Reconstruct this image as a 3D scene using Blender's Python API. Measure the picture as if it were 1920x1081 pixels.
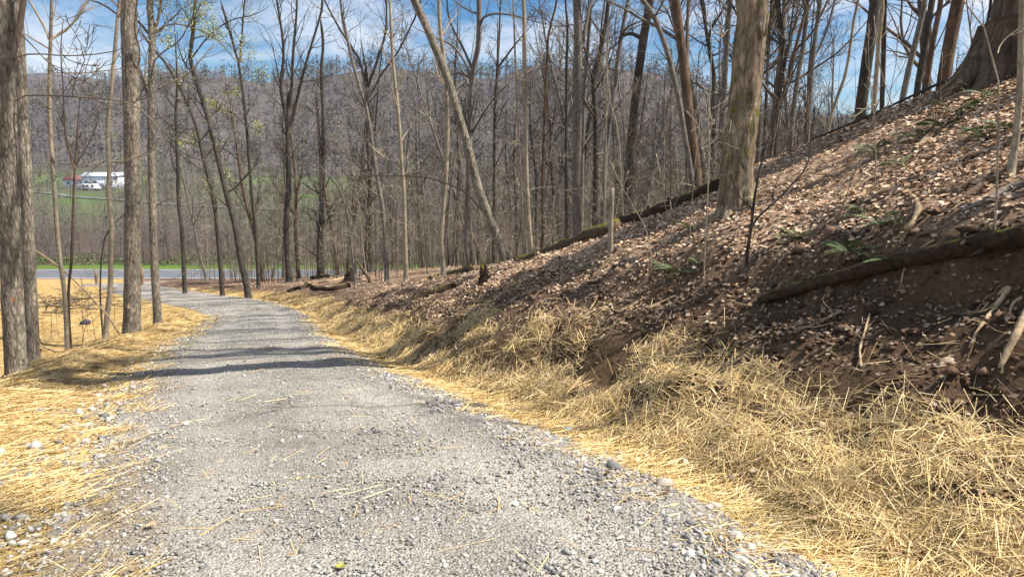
import bpy, math, random
import numpy as np
R = math.radians
sc = bpy.context.scene
for _o in list(bpy.data.objects): bpy.data.objects.remove(_o)
rng = np.random.default_rng(7)
random.seed(7)

# ------------------------------------------------------------------ camera, world, sun, exposure
F_PX, W_PX, H_PX = 1300.0, 1920.0, 1081.0
CAM = np.array([0.0, 0.0, 1.6]); PITCH = R(9.2)
cd = bpy.data.cameras.new('camera'); cam = bpy.data.objects.new('camera', cd)
sc.collection.objects.link(cam); sc.camera = cam
cd.sensor_width = 36.0; cd.lens = 36.0 * F_PX / W_PX
cd.clip_start = 0.05; cd.clip_end = 6000
cam.location = CAM; cam.rotation_euler = (math.pi / 2 - PITCH, 0, 0)

SUN_AZ, SUN_EL = R(98), R(53)            # azimuth clockwise from +Y (to the right of the view)
SUN_DIR = np.array([math.sin(SUN_AZ) * math.cos(SUN_EL), math.cos(SUN_AZ) * math.cos(SUN_EL), math.sin(SUN_EL)])
ld = bpy.data.lights.new('sun', 'SUN'); sun = bpy.data.objects.new('sun', ld); sc.collection.objects.link(sun)
ld.energy = 5.0; ld.angle = R(0.53); ld.color = (1.0, 0.94, 0.85)
sun.location = (30, -5, 30); sun.rotation_euler = (math.pi / 2 - SUN_EL, 0, math.pi - SUN_AZ)

world = bpy.data.worlds.new('World'); sc.world = world; world.use_nodes = True
def build_world():
    nt = world.node_tree; nt.nodes.clear()
    N = nt.nodes.new; L = nt.links.new
    out = N('ShaderNodeOutputWorld'); bg = N('ShaderNodeBackground'); bg.inputs['Strength'].default_value = 0.07
    sky = N('ShaderNodeTexSky'); sky.sky_type = 'NISHITA'; sky.sun_disc = False
    sky.sun_elevation = SUN_EL; sky.sun_rotation = SUN_AZ; sky.altitude = 200; sky.air_density = 1.0
    sky.dust_density = 0.3; sky.ozone_density = 2.2
    tc = N('ShaderNodeTexCoord'); sep = N('ShaderNodeSeparateXYZ'); L(tc.outputs['Generated'], sep.inputs[0])
    # clouds lie on a flat layer: direction divided by its height
    zz = N('ShaderNodeMath'); zz.operation = 'MAXIMUM'; L(sep.outputs['Z'], zz.inputs[0]); zz.inputs[1].default_value = 0.0
    za = N('ShaderNodeMath'); za.operation = 'ADD'; L(zz.outputs[0], za.inputs[0]); za.inputs[1].default_value = 0.12
    dx = N('ShaderNodeMath'); dx.operation = 'DIVIDE'; L(sep.outputs['X'], dx.inputs[0]); L(za.outputs[0], dx.inputs[1])
    dy = N('ShaderNodeMath'); dy.operation = 'DIVIDE'; L(sep.outputs['Y'], dy.inputs[0]); L(za.outputs[0], dy.inputs[1])
    cb = N('ShaderNodeCombineXYZ'); L(dx.outputs[0], cb.inputs[0]); L(dy.outputs[0], cb.inputs[1]); cb.inputs[2].default_value = 3.7
    n1 = N('ShaderNodeTexNoise'); n1.inputs['Scale'].default_value = 0.95; n1.inputs['Detail'].default_value = 9
    n1.inputs['Roughness'].default_value = 0.62; n1.inputs['Distortion'].default_value = 0.5
    L(cb.outputs[0], n1.inputs['Vector'])
    ramp = N('ShaderNodeValToRGB'); ramp.color_ramp.elements[0].position = 0.43; ramp.color_ramp.elements[1].position = 0.64
    L(n1.outputs['Fac'], ramp.inputs['Fac'])
    mx = N('ShaderNodeMix'); mx.data_type = 'RGBA'
    cf = N('ShaderNodeMath'); cf.operation = 'MULTIPLY'; L(ramp.outputs['Color'], cf.inputs[0]); cf.inputs[1].default_value = 0.85
    hs = N('ShaderNodeHueSaturation'); hs.inputs['Saturation'].default_value = 1.45; hs.inputs['Value'].default_value = 1.0
    L(sky.outputs['Color'], hs.inputs['Color'])
    L(cf.outputs[0], mx.inputs['Factor']); L(hs.outputs['Color'], mx.inputs['A']); mx.inputs['B'].default_value = (8.6, 8.8, 9.2, 1)
    L(mx.outputs['Result'], bg.inputs['Color']); L(bg.outputs[0], out.inputs[0])
build_world()
vs = sc.view_settings
vs.view_transform = 'Standard'; vs.look = 'None'; vs.exposure = 0.82; vs.gamma = 1.0; vs.use_curve_mapping = False
cy = sc.cycles
cy.max_bounces = 5; cy.diffuse_bounces = 3; cy.glossy_bounces = 1; cy.transmission_bounces = 2; cy.volume_bounces = 0
cy.use_denoising = True
# ------------------------------------------------------------------ terrain numbers
def sstep(a, b, x):
    t = np.clip((x - a) / (b - a), 0, 1); return t * t * (3 - 2 * t)
_NT = np.random.default_rng(99).random((256, 256))
def vnoise(x, y):
    xi = np.floor(x).astype(np.int64); yi = np.floor(y).astype(np.int64)
    fx = x - xi; fy = y - yi; fx = fx * fx * (3 - 2 * fx); fy = fy * fy * (3 - 2 * fy)
    a = _NT[xi & 255, yi & 255]; b = _NT[(xi + 1) & 255, yi & 255]
    c = _NT[xi & 255, (yi + 1) & 255]; d = _NT[(xi + 1) & 255, (yi + 1) & 255]
    return (a * (1 - fx) + b * fx) * (1 - fy) + (c * (1 - fx) + d * fx) * fy - 0.5
def fbm(x, y, oct=4):
    s = 0; a = 1.0
    for i in range(oct):
        s = s + a * vnoise(x * 2 ** i + 17.3 * i, y * 2 ** i - 9.1 * i); a *= 0.5
    return s
# driveway centreline: x, y, z
_RC = np.array([(3.2, -26, 2.6), (2.7, -16, 1.6), (1.7, -7, .65), (1.0, -2, .16), (.45, 0.6, 0.0), (-.32, 2.75, -.16), (-1.0, 4.15, -.33), (-1.85, 5.95, -.60), (-2.85, 8.0, -.92),
                (-3.95, 10.4, -1.30), (-4.95, 12.8, -1.65), (-5.9, 15.4, -2.04), (-7.4, 19.6, -2.65), (-9.1, 24.2, -3.30), (-11.3, 28.2, -3.75),
                (-14.6, 32.4, -4.22), (-18.6, 37, -4.75), (-23.2, 42.6, -5.35), (-27.4, 48.5, -5.95), (-30.6, 54, -6.5), (-32.5, 58.2, -6.86)])
def _catmull(P, n=8):
    out = []
    for i in range(len(P) - 1):
        p0 = P[max(i - 1, 0)]; p1 = P[i]; p2 = P[i + 1]; p3 = P[min(i + 2, len(P) - 1)]
        for k in range(n):
            t = k / n
            out.append(.5 * (2 * p1 + (p2 - p0) * t + (2 * p0 - 5 * p1 + 4 * p2 - p3) * t * t + (3 * p1 - p0 - 3 * p2 + p3) * t ** 3))
    out.append(P[-1]); return np.array(out)
RC = _catmull(_RC)
_seg = np.linalg.norm(np.diff(RC[:, :2], axis=0), axis=1)
RA = np.concatenate([[0], np.cumsum(_seg)]); RA -= np.interp(0.6, RC[:, 1], RA)      # arc length, 0 near the camera
_tan = np.gradient(RC[:, :2], axis=0); _tan /= np.linalg.norm(_tan, axis=1)[:, None]
RN = np.stack([_tan[:, 1], -_tan[:, 0]], 1)                                         # to the right of travel
def road_coords(x, y):
    """signed lateral distance (right +), arc length, blended road height"""
    x = np.atleast_1d(np.asarray(x, float)).ravel(); y = np.atleast_1d(np.asarray(y, float)).ravel()
    S = np.empty_like(x); A = np.empty_like(x); Z = np.empty_like(x)
    for i in range(0, len(x), 20000):
        xs = x[i:i + 20000, None]; ys = y[i:i + 20000, None]
        dx = xs - RC[None, :, 0]; dy = ys - RC[None, :, 1]; d2 = dx * dx + dy * dy
        j = d2.argmin(1); k = np.arange(len(j))
        ax = dx[k, j]; ay = dy[k, j]
        lat = ax * RN[j, 0] + ay * RN[j, 1]; al = ax * _tan[j, 0] + ay * _tan[j, 1]
        dist = np.sqrt(d2[k, j])
        end = (j == 0) | (j == len(RC) - 1)
        S[i:i + 20000] = np.where(end, np.sign(lat) * np.maximum(np.abs(lat), dist * .7), np.where(lat >= 0, 1, -1) * np.maximum(np.abs(lat), np.where(np.abs(al) < .6, 0, dist)))
        A[i:i + 20000] = RA[j] + np.clip(al, -.6, .6)
        w = 1.0 / (d2 + 0.05 + .02 * d2[k, j][:, None]) ** 2.2
        Z[i:i + 20000] = (w * RC[None, :, 2]).sum(1) / w.sum(1)
        near = dist < 2.4
        zl = RC[j, 2] + np.clip(al, -.6, .6) * np.gradient(RC[:, 2], RA)[j]
        q = sstep(1.9, 3.2, dist); Z[i:i + 20000] = zl * (1 - q) + Z[i:i + 20000] * q
    return S, A, Z
def bank_h(a):  return np.interp(a, [-8, 3, 6, 9, 13, 20, 28, 36, 42], [1.15, 1.12, 1.0, .85, .75, .62, .45, .3, .12])
def slope_k(a): return np.interp(a, [-10, 3, 5, 7, 9, 11, 14, 20, 28, 36, 45], [.47, .475, .475, .475, .43, .37, .28, .20, .13, .05, .0])
def crest_s(a): return np.interp(a, [-20, -6, 0, 5, 8, 12, 20, 28, 40], [60, 26, 14.5, 10.6, 9.2, 8.6, 8.6, 9.5, 12])
ROAD_HW = 1.42
def far_z(x, y):
    """valley floor, fields and wooded hills"""
    z = -7.0 + np.interp(y, [60, 80, 140, 250, 330, 400], [0, -.6, .2, 3.0, 6.0, 9.0])
    z = z + np.interp(x, [-400, -120, 0, 150, 400], [2.5, .5, 0, 1.0, 6.0]) * sstep(70, 200, y)
    # nearer wooded ridge, crest at y ~ 600
    c2 = np.interp(x, [-900, -620, -430, -330, -230, -120, 20, 80, 140, 200, 280, 420, 700, 1100], [36, 42, 50, 62, 78, 84, 85, 81, 68, 52, 34, 24, 30, 24])
    r2 = c2 * sstep(330, 640, y + .10 * x + 18 * np.sin(x / 60.)) * (1 - .55 * sstep(660, 900, y))
    # farther ridge, crest at y ~ 1150
    c1 = np.interp(x, [-1800, -900, -560, -420, -250, 0, 400, 700, 1500], [160, 158, 156, 138, 120, 112, 82, 48, 34])
    r1 = c1 * sstep(700, 1180, y + .05 * x) * (1 - .4 * sstep(1200, 1900, y))
    rough = (fbm(x / 110, y / 150, 4) * 26 + fbm(x / 34, y / 34, 2) * 5) * sstep(360, 560, y)
    return z + np.maximum(r2, 0) * 1.0 + np.maximum(r1 - np.maximum(r2, 0) * .62 * sstep(700, 1000, y), 0) + rough
def height(x, y, fine=True):
    shp = np.shape(x); x = np.ravel(np.asarray(x, float)); y = np.ravel(np.asarray(y, float))
    s, a, zb = road_coords(x, y)
    z = zb.copy()
    # --- right: flat strip, ditch, cut bank, leafy slope up to the crest, falling away behind it
    b = bank_h(a); k = slope_k(a); sc_ = crest_s(a)
    w1 = 2.15 + .12 * fbm(a * .7, a * 0 + 3.1, 2)
    ditch = -.10 * np.exp(-((s - 1.95) / .35) ** 2)
    lip = np.interp(a, [-6, -2, 4.2, 6.5], [.2, .32, .32, 0.0])
    sl = 3.98 + .12 * fbm(a * 1.1, a * 0 + 5.5, 2)
    ramp = np.clip((s - w1) / 1.75, 0, 1); ramp = .6 * ramp + .4 * ramp * ramp * (3 - 2 * ramp)
    rise = (b - lip) * ramp + lip * sstep(sl, sl + .26, s)
    up = k * np.maximum(s - (w1 + 1.4), 0)
    crest = k * np.maximum(sc_ - (w1 + 1.4), 0)
    back = crest - np.interp(a, [0, 8, 20, 40], [.10, .22, .22, .10]) * (s - sc_)
    m = .55; up2 = -m * np.log(np.exp(-np.clip(up, -30, 30) / m) + np.exp(-np.clip(back, -30, 30) / m))
    up2 = np.where(s > w1, up2 - 0.0, 0) * sstep(w1 + .6, w1 + 2.6, s)
    right = ditch + rise + up2
    z = z + np.where(s > 0, right, 0)
    # --- left: verge, then a drop into a gully that runs down to the lower driveway
    vw = np.interp(a, [-10, 2, 6, 10, 15, 20, 26, 32], [2.5, 2.5, 2.1, 2.0, 1.75, 1.5, 1.0, .6])
    L = -s - ROAD_HW - vw
    drop = np.interp(a, [-10, 18, 25, 32, 38], [1.7, 1.7, 1.2, .45, .0]) * sstep(0, 3.4, L)
    hump = .10 * np.exp(-((-s - ROAD_HW - vw * .75) / .5) ** 2)
    tail = .10 * np.maximum(L - 3.4, 0) * sstep(34, 22, a)
    z = z + np.where(s < 0, -drop + hump * (a < 30) - tail, 0)
    if fine:
        off = np.abs(s) - ROAD_HW
        amp = sstep(.1, .9, off)
        z = z + amp * (.10 * fbm(x * .8, y * .8, 3) + .035 * fbm(x * 4, y * 4, 2) * sstep(40, 20, y))
        bk = sstep(w1, w1 + .6, s) * sstep(w1 + 3.4, w1 + 2.2, s)
        z = z + bk * (.30 * fbm(a * 1.6, s * 1.9, 3) + .12 * fbm(a * 5, s * 5, 2)) * sstep(34, 22, a)
        # driveway crown and wheel ruts
        z = z + (1 - sstep(1.1, 1.6, np.abs(s))) * (.03 - .02 * np.exp(-((np.abs(s) - .75) / .22) ** 2))
    # --- level bed of the public road, then the valley
    fz = far_z(x, y)
    q = sstep(47, 57.5, y + .03 * x)
    z = z * (1 - q) + np.where(y < 70, -6.95 + np.minimum(fz + 7.0, 0) * 0, fz) * q
    q2 = sstep(66, 90, y); z = np.where(y > 60, z * (1 - q2) + fz * q2, z)
    # woods right of the crest fall to the valley floor
    sd = sstep(16, 60, s) * sstep(4, 22, y)
    z = np.where(y < 60, z * (1 - sd) + np.minimum(z, -6.5 + .02 * s) * sd, z)
    return z.reshape(shp)
def px_dir(px, py):
    u = (px - W_PX / 2) / F_PX; v = (py - H_PX / 2) / F_PX
    c, s_ = math.cos(PITCH), math.sin(PITCH)
    return np.array([u, c - v * s_, -s_ - v * c])
def at_depth(px, py, Y):
    d = px_dir(px, py); return CAM + d * (Y / d[1])
_T = np.concatenate([np.linspace(1.5, 60, 2400), np.linspace(60, 400, 1200)[1:]])
def on_ground(px, py):
    d = px_dir(px, py); P = CAM[None] + d[None] * _T[:, None]
    below = P[:, 2] < height(P[:, 0], P[:, 1])
    i = int(np.argmax(below)) if below.any() else len(_T) - 1
    return P[i]
def project(p):
    p = np.asarray(p, float) - CAM; c, s_ = math.cos(PITCH), math.sin(PITCH)
    fw = p[..., 1] * c - p[..., 2] * s_; dn = -p[..., 1] * s_ - p[..., 2] * c
    return np.stack([W_PX / 2 + F_PX * p[..., 0] / fw, H_PX / 2 + F_PX * dn / fw], -1)
# ------------------------------------------------------------------ helpers
def link(o): sc.collection.objects.link(o); return o
def tag(o, label=None, cat=None, group=None, kind=None):
    if label: o['label'] = label
    if cat: o['category'] = cat
    if group: o['group'] = group
    if kind: o['kind'] = kind
    return o
def empty(name, loc=(0, 0, 0)):
    o = bpy.data.objects.new(name, None); o.empty_display_size = .2; o.location = loc; return link(o)
def mesh_np(name, V, F3=None, F4=None, col=None, smooth=False, edgecol=None):
    """mesh from numpy arrays of vertices, triangles and quads; col = per-vertex colour"""
    me = bpy.data.meshes.new(name)
    V = np.ascontiguousarray(V, np.float32)
    loops = []; starts = []; n = 0
    if F4 is not None and len(F4):
        F4 = np.asarray(F4, np.int32); loops.append(F4.ravel()); starts.append(np.arange(len(F4), dtype=np.int32) * 4); n += len(F4) * 4
    if F3 is not None and len(F3):
        F3 = np.asarray(F3, np.int32); loops.append(F3.ravel()); starts.append(n + np.arange(len(F3), dtype=np.int32) * 3)
    loops = np.concatenate(loops); starts = np.concatenate(starts)
    me.vertices.add(len(V)); me.vertices.foreach_set('co', V.ravel())
    me.loops.add(len(loops)); me.loops.foreach_set('vertex_index', loops)
    me.polygons.add(len(starts)); me.polygons.foreach_set('loop_start', starts)
    me.update(calc_edges=True)
    if smooth: me.polygons.foreach_set('use_smooth', np.ones(len(starts), bool))
    if col is not None:
        c = np.ones((len(V), 4), np.float32); c[:, :3] = col
        at = me.color_attributes.new('col', 'FLOAT_COLOR', 'POINT'); at.data.foreach_set('color', c.ravel())
    return me
class MB:
    def __init__(s): s.V = []; s.F3 = []; s.F4 = []; s.C = []; s.n = 0
    def add(s, V, F3=None, F4=None, col=None):
        V = np.asarray(V, float).reshape(-1, 3)
        if F3 is not None and len(F3): s.F3.append(np.asarray(F3).reshape(-1, 3) + s.n)
        if F4 is not None and len(F4): s.F4.append(np.asarray(F4).reshape(-1, 4) + s.n)
        s.V.append(V); s.n += len(V)
        s.C.append(np.broadcast_to(np.asarray(col if col is not None else (.5, .5, .5), float), (len(V), 3)))
        return s
    def mesh(s, name, smooth=False, offset=None):
        V = np.concatenate(s.V)
        if offset is not None: V = V - np.asarray(offset)[None]
        return mesh_np(name, V, np.concatenate(s.F3) if s.F3 else None, np.concatenate(s.F4) if s.F4 else None, np.concatenate(s.C), smooth)
    def build(s, name, mat, parent=None, smooth=False, offset=None):
        me = s.mesh(name, smooth, offset); me.materials.append(mat)
        o = link(bpy.data.objects.new(name, me))
        if parent is not None: o.parent = parent
        return o
def norm(v): return v / np.maximum(np.linalg.norm(v, axis=-1, keepdims=True), 1e-9)
def tubes(mb, P, Rr, sides, col=None, cap=True, lump=0.0, r=rng, rf=None):
    """B tubes of n points each: P (B,n,3), Rr (B,n)"""
    P = np.asarray(P, float); Rr = np.asarray(Rr, float)
    if P.ndim == 2: P = P[None]; Rr = Rr[None]
    B, n, _ = P.shape
    T = norm(np.gradient(P, axis=1)); D = norm(P[:, -1] - P[:, 0])
    ref = np.where(np.abs(D[:, 2:3]) > .8, np.array([[1., 0, 0]]), np.array([[0, 0, 1.]]))[:, None, :] + 0 * T
    U = norm(np.cross(T, ref)); Wv = np.cross(T, U)
    an = np.arange(sides) * 2 * math.pi / sides
    rr = Rr[:, :, None] * np.ones(sides)
    if lump: rr = rr * (1 + lump * (r.random((B, n, sides)) - .5) + lump * .8 * (r.random((B, 1, sides)) - .5))
    if rf is not None: rr = rr * rf
    V = P[:, :, None, :] + rr[..., None] * (np.cos(an)[None, None, :, None] * U[:, :, None, :] + np.sin(an)[None, None, :, None] * Wv[:, :, None, :])
    idx = np.arange(B * n * sides).reshape(B, n, sides)
    a = idx[:, :-1]; b = idx[:, 1:]; a2 = np.roll(a, -1, 2); b2 = np.roll(b, -1, 2)
    F4 = np.stack([a, a2, b2, b], -1).reshape(-1, 4)
    F3 = None
    if cap and sides > 3:
        for e, flip in ((idx[:, 0], True), (idx[:, -1], False)):
            f = np.stack([np.repeat(e[:, :1], sides - 2, 1), e[:, 1:-1], e[:, 2:]], -1).reshape(-1, 3)
            F3 = f if F3 is None else np.concatenate([F3, f])
    mb.add(V.reshape(-1, 3), F3, F4, np.repeat(np.asarray(col, float).reshape(B, 1, 3), n * sides, 1).reshape(-1, 3) if (col is not None and np.size(col) == 3 * B and B > 1) else col)
def slivers(mb, S, E, w, r=rng, col=None):
    """thin single triangles from S to E"""
    d = E - S; side = norm(np.cross(d, r.normal(size=d.shape))) * (np.asarray(w)[..., None] * .5)
    V = np.stack([S - side, S + side, E], 1).reshape(-1, 3)
    mb.add(V, np.arange(len(V)).reshape(-1, 3), None, np.repeat(col, 3, 0) if (col is not None and np.ndim(col) == 2) else col)
def box(mb, c, h, col=None, rz=0.0):
    c = np.asarray(c, float); sx, sy, sz = h
    V = np.array([(x, y, z) for z in (-sz, sz) for y in (-sy, sy) for x in (-sx, sx)], float)
    ca, sa = math.cos(rz), math.sin(rz); V = np.stack([V[:, 0] * ca - V[:, 1] * sa, V[:, 0] * sa + V[:, 1] * ca, V[:, 2]], 1) + c
    mb.add(V, None, [(0, 2, 3, 1), (4, 5, 7, 6), (0, 1, 5, 4), (2, 6, 7, 3), (0, 4, 6, 2), (1, 3, 7, 5)], col)

# ------------------------------------------------------------------ materials
def new_mat(name, rough=.85, spec=.25):
    m = bpy.data.materials.new(name); m.use_nodes = True
    b = m.node_tree.nodes['Principled BSDF']; b.inputs['Roughness'].default_value = rough
    b.inputs['Specular IOR Level'].default_value = spec
    return m, m.node_tree, b
def nd(nt, t, **kw):
    n = nt.nodes.new(t)
    for k, v in kw.items():
        if k in n.inputs: n.inputs[k].default_value = v
        else: setattr(n, k, v)
    return n
def vnode_noise(nt, vec, scale, detail=4, rough=.55):
    n = nd(nt, 'ShaderNodeTexNoise', Scale=scale, Detail=detail, Roughness=rough)
    if vec is not None: nt.links.new(vec, n.inputs['Vector'])
    return n
def ramp(nt, fac, stops):
    r = nd(nt, 'ShaderNodeValToRGB'); e = r.color_ramp.elements
    while len(e) < len(stops): e.new(.5)
    for q, (p, c) in zip(e, stops): q.position = p; q.color = (*c, 1) if len(c) == 3 else c
    nt.links.new(fac, r.inputs['Fac']); return r
def mixc(nt, fac, a, b, blend='MIX'):
    m = nd(nt, 'ShaderNodeMix'); m.data_type = 'RGBA'; m.blend_type = blend
    for s_, v in (('Factor', fac), ('A', a), ('B', b)):
        i = [q for q in m.inputs if q.name == s_ and (q.type == 'RGBA' or s_ == 'Factor')][0]
        if isinstance(v, (int, float)): i.default_value = v
        elif isinstance(v, tuple): i.default_value = (*v, 1) if len(v) == 3 else v
        else: nt.links.new(v, i)
    return [q for q in m.outputs if q.type == 'RGBA'][0]
def bump(nt, b, h, strength, dist):
    n = nd(nt, 'ShaderNodeBump', Strength=strength, Distance=dist); nt.links.new(h, n.inputs['Height']); nt.links.new(n.outputs[0], b.inputs['Normal']); return n
def mat_attr(name, rough=.85, spec=.2, var=.35, scale=40, bumpd=0.0, trans=0.0):
    """colour from the mesh's own 'col' attribute with a little grain"""
    m, nt, b = new_mat(name, rough, spec)
    at = nd(nt, 'ShaderNodeAttribute', attribute_name='col'); tc = nd(nt, 'ShaderNodeTexCoord')
    n = vnode_noise(nt, tc.outputs['Object'], scale, 5, .65)
    r = ramp(nt, n.outputs['Fac'], [(.25, (1 - var,) * 3), (.75, (1 + var,) * 3)])
    c = mixc(nt, 1.0, at.outputs['Color'], r.outputs['Color'], 'MULTIPLY'); nt.links.new(c, b.inputs['Base Color'])
    if bumpd: bump(nt, b, n.outputs['Fac'], .8, bumpd)
    return m
M = {}
M['straw'] = mat_attr('straw_stalks', .55, .35, .2, 25)
M['leaf'] = mat_attr('dry_leaves', .7, .3, .3, 60)
M['stone'] = mat_attr('crushed_stone', .85, .25, .3, 90, .004)
M['soilclod'] = mat_attr('soil_clods', .95, .1, .35, 60, .006)
M['green'] = mat_attr('green_leaves', .55, .4, .3, 50)
M['twig'] = mat_attr('twigs', .8, .2, .25, 30)
M['farwood'] = mat_attr('bare_branches_far', .9, .1, .15, .2)
M['plain'] = mat_attr('painted_surface', .5, .4, .06, 3)
def mat_ground():
    m, nt, b = new_mat('ground_cover', .95, .1)
    at = nd(nt, 'ShaderNodeAttribute', attribute_name='col'); tc = nd(nt, 'ShaderNodeTexCoord'); o = tc.outputs['Object']
    n1 = vnode_noise(nt, o, 3.0, 8, .7); n2 = vnode_noise(nt, o, 28, 6, .7); n3 = vnode_noise(nt, o, .02, 6, .6)
    r1 = ramp(nt, n1.outputs['Fac'], [(.3, (.72,) * 3), (.7, (1.25,) * 3)])
    r2 = ramp(nt, n2.outputs['Fac'], [(.3, (.55, .52, .5)), (.5, (1, 1, 1)), (.72, (1.5, 1.45, 1.4))])
    r3 = ramp(nt, n3.outputs['Fac'], [(.35, (.8,) * 3), (.65, (1.2,) * 3)])
    c = mixc(nt, 1.0, at.outputs['Color'], r1.outputs['Color'], 'MULTIPLY'); c = mixc(nt, 1.0, c, r2.outputs['Color'], 'MULTIPLY')
    c = mixc(nt, 1.0, c, r3.outputs['Color'], 'MULTIPLY')
    nt.links.new(c, b.inputs['Base Color']); bump(nt, b, n2.outputs['Fac'], .9, .03); return m
def mat_gravel():
    m, nt, b = new_mat('gravel_fines', .92, .2)
    tc = nd(nt, 'ShaderNodeTexCoord'); o = tc.outputs['Object']
    v = nd(nt, 'ShaderNodeTexVoronoi', Scale=70.0); nt.links.new(o, v.inputs['Vector'])
    v2 = nd(nt, 'ShaderNodeTexVoronoi', Scale=160.0); nt.links.new(o, v2.inputs['Vector'])
    n = vnode_noise(nt, o, .9, 6, .65)
    base = ramp(nt, v.outputs['Color'], [(.0, (.16, .15, .138)), (.45, (.31, .292, .265)), (.8, (.42, .398, .365)), (1, (.50, .48, .445))])
    base2 = ramp(nt, v2.outputs['Color'], [(.0, (.6,) * 3), (.5, (.95,) * 3), (1, (1.25,) * 3)])
    w = ramp(nt, n.outputs['Fac'], [(.3, (.74, .73, .71)), (.5, (.97, .96, .94)), (.7, (1.14, 1.13, 1.11))])
    c = mixc(nt, 1.0, base.outputs['Color'], base2.outputs['Color'], 'MULTIPLY'); c = mixc(nt, 1.0, c, w.outputs['Color'], 'MULTIPLY')
    at = nd(nt, 'ShaderNodeAttribute', attribute_name='col'); c = mixc(nt, 1.0, c, at.outputs['Color'], 'MULTIPLY')
    nt.links.new(c, b.inputs['Base Color'])
    inv = nd(nt, 'ShaderNodeMath', operation='SUBTRACT'); inv.inputs[0].default_value = 1.0; nt.links.new(v.outputs['Distance'], inv.inputs[1])
    bump(nt, b, inv.outputs[0], 1.0, .012); return m
def mat_asphalt():
    m, nt, b = new_mat('asphalt', .8, .3); tc = nd(nt, 'ShaderNodeTexCoord'); o = tc.outputs['Object']
    n = vnode_noise(nt, o, 1.2, 8, .7)
    r = ramp(nt, n.outputs['Fac'], [(.3, (.10, .105, .115)), (.7, (.165, .17, .18))]); nt.links.new(r.outputs['Color'], b.inputs['Base Color']); return m
def mat_bark(name, dark, mid, light, ridge=1.0, zs=.16, scale=26, moss=0.0, cells=.6, topmoss=0.0):
    m, nt, b = new_mat(name, .9, .15); tc = nd(nt, 'ShaderNodeTexCoord'); o = tc.outputs['Object']
    mp = nd(nt, 'ShaderNodeMapping'); mp.inputs['Scale'].default_value = (1, 1, zs); nt.links.new(o, mp.inputs['Vector'])
    n1 = vnode_noise(nt, mp.outputs[0], scale, 8, .68); n1.inputs['Distortion'].default_value = .6
    v = nd(nt, 'ShaderNodeTexVoronoi', Scale=scale * 1.1, feature='DISTANCE_TO_EDGE'); nt.links.new(mp.outputs[0], v.inputs['Vector'])
    vr = ramp(nt, v.outputs['Distance'], [(.0, (.35,) * 3), (.22, (1, 1, 1))])
    n2 = vnode_noise(nt, o, 2.2, 5, .6)
    r = ramp(nt, n1.outputs['Fac'], [(.28, dark), (.5, mid), (.72, light)])
    c = mixc(nt, cells * min(ridge, 1), r.outputs['Color'], vr.outputs['Color'], 'MULTIPLY')
    r2 = ramp(nt, n2.outputs['Fac'], [(.3, (.65, .64, .62)), (.7, (1.3, 1.28, 1.22))]); c = mixc(nt, 1.0, c, r2.outputs['Color'], 'MULTIPLY')
    if moss:
        n3 = vnode_noise(nt, o, 5, 5, .7); r3 = ramp(nt, n3.outputs['Fac'], [(.62 - moss * .3, (0, 0, 0)), (.74 - moss * .3, (1, 1, 1))])
        c = mixc(nt, r3.outputs['Color'], c, (.115, .12, .015))
    if topmoss:
        # moss grows on the upper side of lying wood
        ge = nd(nt, 'ShaderNodeNewGeometry'); sp = nd(nt, 'ShaderNodeSeparateXYZ'); nt.links.new(ge.outputs['Normal'], sp.inputs[0])
        n4 = vnode_noise(nt, o, 3.5, 6, .7); ad = nd(nt, 'ShaderNodeMath', operation='MULTIPLY'); nt.links.new(sp.outputs['Z'], ad.inputs[0]); nt.links.new(n4.outputs['Fac'], ad.inputs[1])
        r4 = ramp(nt, ad.outputs[0], [(.50 - topmoss * .2, (0, 0, 0)), (.60 - topmoss * .2, (1, 1, 1))])
        n5 = vnode_noise(nt, o, 30, 4, .6); r5 = ramp(nt, n5.outputs['Fac'], [(.3, (.07, .065, .008)), (.7, (.20, .17, .025))]); c = mixc(nt, r4.outputs['Color'], c, r5.outputs['Color'])
    nt.links.new(c, b.inputs['Base Color'])
    h = mixc(nt, .5 * cells, n1.outputs['Fac'], vr.outputs['Color']); bump(nt, b, h, 1.0, .016 * ridge); return m
M['bark_ridged'] = mat_bark('bark_ridged', (.075, .062, .05), (.27, .235, .19), (.52, .46, .375), 1.3, .28, 20, 0, .75)
M['bark_grey'] = mat_bark('bark_grey', (.08, .072, .064), (.20, .18, .16), (.36, .33, .285), .8, .28)
M['bark_dark'] = mat_bark('bark_dark', (.032, .028, .025), (.082, .072, .062), (.15, .132, .112), .8, .28)
M['bark_pale'] = mat_bark('bark_pale', (.17, .14, .10), (.34, .29, .22), (.50, .43, .33), .45, .5)
M['bark_brown'] = mat_bark('bark_brown', (.06, .04, .03), (.15, .105, .075), (.25, .18, .13), .8)
M['bark_flaky'] = mat_bark('bark_flaky', (.075, .055, .038), (.26, .205, .145), (.52, .43, .32), 1.6, .3, 13, .24)
M['bark_oak'] = mat_bark('bark_oak', (.05, .035, .025), (.13, .095, .07), (.22, .17, .125), 1.6, .14, 12)
M['rotwood'] = mat_bark('rotten_wood', (.018, .012, .008), (.048, .031, .021), (.10, .066, .042), 1.2, 1.0, 14, 0, .1, .45)
M['mosswood'] = mat_bark('mossy_wood', (.04, .03, .018), (.10, .075, .05), (.17, .13, .085), 1.2, 1.0, 14, 0, .1, 1.0)
M['root'] = mat_bark('root_bark', (.22, .15, .09), (.42, .31, .20), (.58, .45, .31), .5, 1.0, 40, 0, .1)
M['post'] = mat_bark('weathered_post', (.12, .09, .06), (.24, .18, .12), (.34, .27, .19), .6, .1, 30)
M['ground'] = mat_ground(); M['gravel'] = mat_gravel(); M['asphalt'] = mat_asphalt()

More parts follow.
